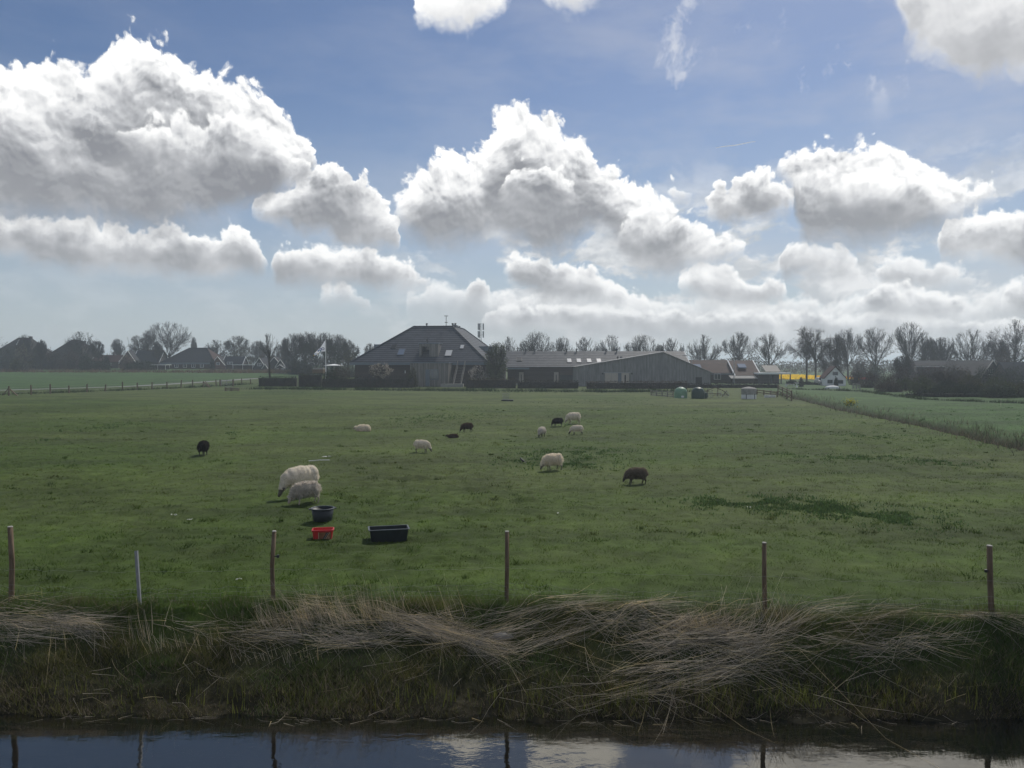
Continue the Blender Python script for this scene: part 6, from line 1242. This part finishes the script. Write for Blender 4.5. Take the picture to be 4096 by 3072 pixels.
# ------------------------------------------------------------------ vehicles
def car(name, lab, x, y, z, rz, paint, tall=1.5, cat='car'):
    r = empty(name, (x, y, z), R(rz)); tag(r, lab, cat); b = MB(); w = .86; L = 4.2; pr = [(-2.1, .35), (-2.1, .85), (-1.0, .98), (-.45, tall - .05), (1.2, tall), (1.95, .95), (2.1, .85), (2.1, .35)]
    n = len(pr); v = [(px, -w if pz < 1.0 else -w + .14, pz) for px, pz in pr] + [(px, w if pz < 1.0 else w - .14, pz) for px, pz in pr]; b.raw(v, [tuple(range(n)), tuple(range(2 * n - 1, n - 1, -1))] + [(i, (i + 1) % n, (i + 1) % n + n, i + n) for i in range(n)]); b.build('body', paint, r, False, .03)
    d = Vector((.55, 0, tall - 1.03)); MB().raw([(-.98 - .02, -.70, 1.02), (-.98 - .02, .70, 1.02), (-.5 - .02, .62, tall - .1), (-.5 - .02, -.62, tall - .1)], [(0, 1, 2, 3)]).build('windscreen', M['glass'], r)
    for s in (-1, 1): MB().raw([(-.85, s * (w - .06), 1.02), (1.7, s * (w - .06), 1.0), (1.15, s * (w - .12), tall - .12), (-.4, s * (w - .12), tall - .15)], [(0, 1, 2, 3)]).build('side_window', M['glass'], r)
    MB().raw([(1.93, -.68, 1.0), (1.93, .68, 1.0), (1.28, .62, tall - .08), (1.28, -.62, tall - .08)], [(0, 1, 2, 3)]).build('rear_window', M['glass'], r)
    for sx in (-1.35, 1.3):
        for s in (-1, 1): wh = MB().tube([(sx, s * (w - .18), .32), (sx, s * (w + .01), .32)], .32, 16).build('wheel', M['tub'], r); MB().tube([(sx, s * (w + .012), .32), (sx, s * (w + .02), .32)], .19, 12).build('rim', M['grey_metal'], wh)
    for s in (-1, 1): MB().box(-2.13, -2.08, s * .6 - .2, s * .6 + .2, .66, .82).build('headlight', M['bright_glass'], r)
    MB().box(-2.13, -2.09, -.38, .38, .55, .8).build('grille', M['black_metal'], r); MB().box(-2.16, -2.06, -.84, .84, .36, .52).build('bumper', M['black_metal'], r); return r
silver = basic('silver car paint', (0.45, 0.46, 0.47), .3, .05, 1, .6, .3); whitep = basic('white car paint', (0.75, 0.75, 0.74), .3, .05, 1, .6)
Yc = 158; car('parked_car', 'silver car parked nose-on beside the white cottage', (3285 - 2048) * Yc / FPX, Yc, 0, 84, silver, 1.55); Yc = 262; xx = (4 - 2048) * Yc / FPX; car('parked_car', 'white car at the far left edge, below the dark evergreen mass', xx, Yc - 28, float(base_h(xx, Yc - 28)) + .3, 8, whitep, 1.5)
g_ = gnd(4110, 1572); car('parked_car', 'white car cut off by the right edge of the picture', g_[0], 104, 0.9, 0, whitep, 1.5)
def wagon():
    Y = 150; x = (1271 - 2048) * Y / FPX; z = H + (1456 - 1493) * Y / FPX; r = empty('farm_wagon', (x, Y, 0)); tag(r, 'dark brown high-sided farm wagon behind the clipped hedge', 'wagon'); MB().box(-1.05, 1.05, 0, 2.4, z, z + .75).build('bed', M['wood'], r); MB().box(-1.0, 1.0, .1, 2.3, z + .751, z + 1.05).build('load', M['concrete'], r)
    for s in (-.75, .75): MB().tube([(s, -.1, .45), (s, .15, .45)], .45, 14).build('wheel', M['tub'], r); MB().box(s - .06, s + .06, .2, .3, .45, z).build('strut', M['black_metal'], r)
    r = empty('parasol', ((1335 - 2048) * Y / FPX, Y, 0)); tag(r, 'flat pale garden parasol top showing beside the flagpole', 'parasol'); k = H + (1456 - 1460) * Y / FPX; MB().tube([(0, 0, -.1), (0, 0, k)], .04, 8).build('pole', M['wood'], r); MB().lathe([(1.9, k - .12), (1.9, k - .06), (.1, k + .18), (.0, k + .18)], 10).build('canopy', M['offwhite'], r)
wagon()
# ------------------------------------------------------------------ mast, flag, lamps, turbine
def mast():
    Y = 262; x = (1922 - 2048) * Y / FPX; h = H + (1456 - 1292) * Y / FPX; r = empty('antenna_mast', (x, Y, 0)); tag(r, 'thin lattice telecom mast with panel antennas behind the farmhouse', 'mast'); b = MB(); w0, w1 = .7, .22
    for i in range(3):
        a = i * 2.094; b.bar((w0 * math.cos(a), w0 * math.sin(a), 0), (w1 * math.cos(a), w1 * math.sin(a), h), .10)
        for k in range(24): t0, t1 = k / 24, (k + 1) / 24; A, B = a, a + 2.094; q0, q1 = w0 + (w1 - w0) * t0, w0 + (w1 - w0) * t1; b.bar((q0 * math.cos(A), q0 * math.sin(A), h * t0), (q1 * math.cos(B), q1 * math.sin(B), h * t1), .04)
    b.build('lattice', M['grey_metal'], r)
    for z in (h - 2.4, h - 5.0):
        for a in (-.2, 1.9, 4.0): MB().box(1.0 * math.cos(a) - .25, 1.0 * math.cos(a) + .25, 1.0 * math.sin(a) - .12, 1.0 * math.sin(a) + .12, z, z + 2.2).bar((0, 0, z + 1), (1.0 * math.cos(a), 1.0 * math.sin(a), z + 1), .08).build('panel_antenna', M['grey_metal'], r)
    r = empty('weather_pole', ((2732 - 2048) * 168 / FPX, 168, 0)); tag(r, 'short thin mast at the right end of the long wing roof', 'mast'); k = H + (1456 - 1384) * 168 / FPX; MB().tube([(0, 0, 0), (0, 0, k)], .06, 6).box(-.15, .15, -.1, .1, k - 1.2, k - .4).build('pole', M['grey_metal'], r)
mast()
def flag():
    Y = 145.0; s = Y / FPX; x0 = (1303.5 - 2048) * s; r = empty('flagpole', (x0, Y, 0)); tag(r, 'white flagpole left of the farmhouse', 'flagpole'); zt = H + (1456 - 1360) * s; MB().tube([(0, 0, 0), (0, 0, zt)], [.09, .055], 10).build('pole', M['offwhite'], r); MB().tube([(0, 0, zt), (0, 0, zt + .12)], [.09, .03], 8).build('finial', M['grey_metal'], r)
    Z8 = .0904; q = lambda a, b: ((1220 + a * Z8 - 1303.5) * s, H + (1456 - (1330 + b * Z8)) * s)
    U = [(900, 345), (800, 500), (690, 660), (600, 760), (520, 830), (430, 900), (395, 935)]; Lw = [(900, 835), (840, 838), (760, 845), (690, 850), (635, 880), (560, 960), (455, 1030)]
    n = 30; tu = np.linspace(0, 1, n); ua = np.array([q(*p) for p in U]); la = np.array([q(*p) for p in Lw]); k = np.linspace(0, 1, len(U)); V = []; m = 9
    for i, t in enumerate(tu):
        a = np.array([np.interp(t, k, ua[:, 0]), np.interp(t, k, ua[:, 1])]); b = np.array([np.interp(t, k, la[:, 0]), np.interp(t, k, la[:, 1])])
        for j in range(m): p = a + (b - a) * j / (m - 1); V.append((p[0], -.10 * t + .22 * t * math.sin(9 * t + 2.2 * j / m), p[1]))
    F = [(i * m + j, (i + 1) * m + j, (i + 1) * m + j + 1, i * m + j + 1) for i in range(n - 1) for j in range(m - 1)]
    fm = leafy('flag cloth', (0.82, 0.83, 0.88), .35, False, .05); f = empty('flag', (x0, Y, 0)); tag(f, 'white flag with blue rings and a blue-green smear, blown to the left', 'flag'); V = np.array(V); np_mesh('cloth', V, np.array(F), fm, f, smooth=True)
    def surf(a, b):
        px, pz = q(a, b); d = np.hypot(V[:, 0] - px, V[:, 2] - pz); i = np.argsort(d)[:4]; return px, V[i, 1].min() - .03, pz
    def patch(pts, name, c): v = [surf(*p) for p in pts]; MB().raw(v, [tuple(range(len(v)))]).build(name, leafy(name, c, .3, False, .1), f)
    def ring(cx, cy, ra, rb, name, c, a0=0, a1=6.283):
        t = np.linspace(a0, a1, 21); v = [surf(cx + ra * math.cos(u), cy + ra * 1.05 * math.sin(u)) for u in t] + [surf(cx + rb * math.cos(u), cy + rb * 1.05 * math.sin(u)) for u in t]; MB().raw(v, [(i, i + 1, i + 22, i + 21) for i in range(20)]).build(name, leafy(name, c, .3, False, .1), f)
    ring(805, 722, 62, 36, 'dark_ring', (0.012, 0.022, 0.14)); ring(712, 738, 56, 28, 'blue_ring', (0.02, 0.06, 0.26)); patch([(560, 815), (640, 760), (665, 800), (610, 850), (575, 845)], 'blue_band', (0.03, 0.12, 0.36)); patch([(660, 800), (740, 800), (735, 842), (680, 852)], 'green_band', (0.05, 0.17, 0.22)); patch([(560, 945), (600, 905), (600, 955), (560, 985)], 'yellow_edge', (0.5, 0.36, 0.03)); patch([(395, 1005), (440, 985), (460, 1028), (400, 1030)], 'yellow_edge', (0.5, 0.36, 0.03))
flag()
def lamps():
    for px, ty, Y, lab in ((2936, 1410, 150, 'tall street lamp with an arm to the left before the red roof'), (2767, 1423, 158, 'shorter street lamp above the shed end, arm to the left')):
        x = (px - 2048) * Y / FPX; k = H + (1456 - ty) * Y / FPX; r = empty('street_lamp', (x, Y, 0)); tag(r, lab, 'street lamp'); MB().tube([(0, 0, -.2), (0, 0, k - .3), (-.25, 0, k), (-1.1, 0, k + .08)], [.08, .06, .05, .04], 8).build('pole', M['grey_metal'], r); MB().box(-1.75, -1.05, -.14, .14, k - .02, k + .15).build('lamp_head', M['grey_metal'], r)
    Y = 620; x = (520 - 2048) * Y / FPX; k = H + (1456 - 1380) * Y / FPX; r = empty('wind_turbine', (x, Y, 0)); tag(r, 'tiny distant white wind turbine beside the birch-like tree', 'wind turbine'); MB().tube([(0, 0, 0), (0, 0, k)], [.6, .35], 8).build('tower', M['white'], r); MB().box(-.4, .4, -.8, 1, k - .4, k + .4).build('nacelle', M['white'], r)
    for a in (100, 220, 340): MB().bar((0, -1, k), (6.2 * math.cos(R(a)), -1, k + 6.2 * math.sin(R(a))), .45, .2, up=(0, 1, 0)).build('rotor_blade', M['white'], r)
lamps()
# ------------------------------------------------------------------ litter
def bits():
    a, b = gnd(667 * KV, 998 * KV), gnd(712 * KV, 996 * KV); a[2] = b[2] = .03; r = empty('white_stick', a); tag(r, 'long thin white stick lying on the grass behind the biggest sheep', 'stick'); MB().tube([(0, 0, .02), tuple((b - a) * .5 + np.array([0, 0, .03])), tuple(b - a + np.array([0, 0, .02]))], .018, 6).build('stick', M['offwhite'], r)
    for px, py, w, lab in ((713, 989, .22, 'white scrap of plastic lying just above the white stick'), (520, 1256, .07, 'small white scrap on the grass between the left posts'), (412, 1122, .09, 'white feather on the grass left of the bucket'), (378, 1113, .12, 'pale scrap near the left feather'), (1620, 1100, .06, 'tiny white scrap near the dark weeds on the right'), (1205, 1108, .07, 'tiny white scrap in mid pasture')):
        g = gnd(px * KV, py * KV); r = empty('litter_scrap', (g[0], g[1], float(hgt(g[0], g[1])) + .03)); tag(r, lab, 'litter'); rg = np.random.default_rng(px); P = rg.normal(size=(5, 3)) * w * np.array([.5, .3, .15]); V, F = leaf_quads(P, w * .5, rg=rg); V[:, 2] = np.abs(V[:, 2]) * .6; np_mesh('scrap', V, F, M['white'], r)
    g = hit(1082 * KV, 1379 * KV); r = empty('stone', g); tag(r, 'pale grey stone lying among the cut reeds on the bank', 'stone'); V, F = [], []; ball(V, F, (0, 0, .03), (.16, .10, .07)); ball(V, F, (.12, 0, .02), (.10, .07, .05)); V = np.concatenate(V); V += .012 * np.c_[fbm(V[:, 0] * 20, V[:, 1] * 20), fbm(V[:, 1] * 20, V[:, 2] * 20), fbm(V[:, 2] * 20, V[:, 0] * 20)]; np_mesh('stone_body', V, [np.concatenate([f for f in F if f.shape[1] == 4]), np.concatenate([f for f in F if f.shape[1] > 4])], M['concrete'], r, smooth=True)
bits()
def contrail():
    a, b = at(1545 * KV, 320 * KV, 9000), at(1632 * KV, 306 * KV, 9000); r = empty('contrail', a); tag(r, 'thin straight white aircraft trail in the blue above the right clouds', 'contrail'); k = np.linspace(0, 1, 9)[:, None]; P = (b - a) * k
    P[:, 2] += np.sin(k[:, 0] * 9) * 4; MB().tube([tuple(p) for p in P], [1.5, 3.5, 4.5, 5, 5, 5, 4.5, 4, 2.5], 8).build('trail', leafy('ice crystals', (0.9, 0.9, 0.9), .5, False, .1), r, True)
contrail()
# ------------------------------------------------------------------ air
def haze():
    m = bpy.data.materials.new('hazy air'); m.use_nodes = True; T = NT(m.node_tree); T.n.clear(); out = T.add('ShaderNodeOutputMaterial'); v = T.add('ShaderNodeVolumePrincipled')
    v.inputs['Color'].default_value = (0.80, 0.90, 1.0, 1); v.inputs['Density'].default_value = HAZE; v.inputs['Anisotropy'].default_value = 0.35; T.l.new(v.outputs[0], out.inputs['Volume'])
    tag(MB().box(-5200, 5200, -450, 5600, -3.2, 28).build('haze', m), kind='stuff')
HAZE = 0.00065
if HAZE: haze()
scene.cycles.use_adaptive_sampling = True; scene.cycles.adaptive_threshold = 0.02; scene.cycles.adaptive_min_samples = 16
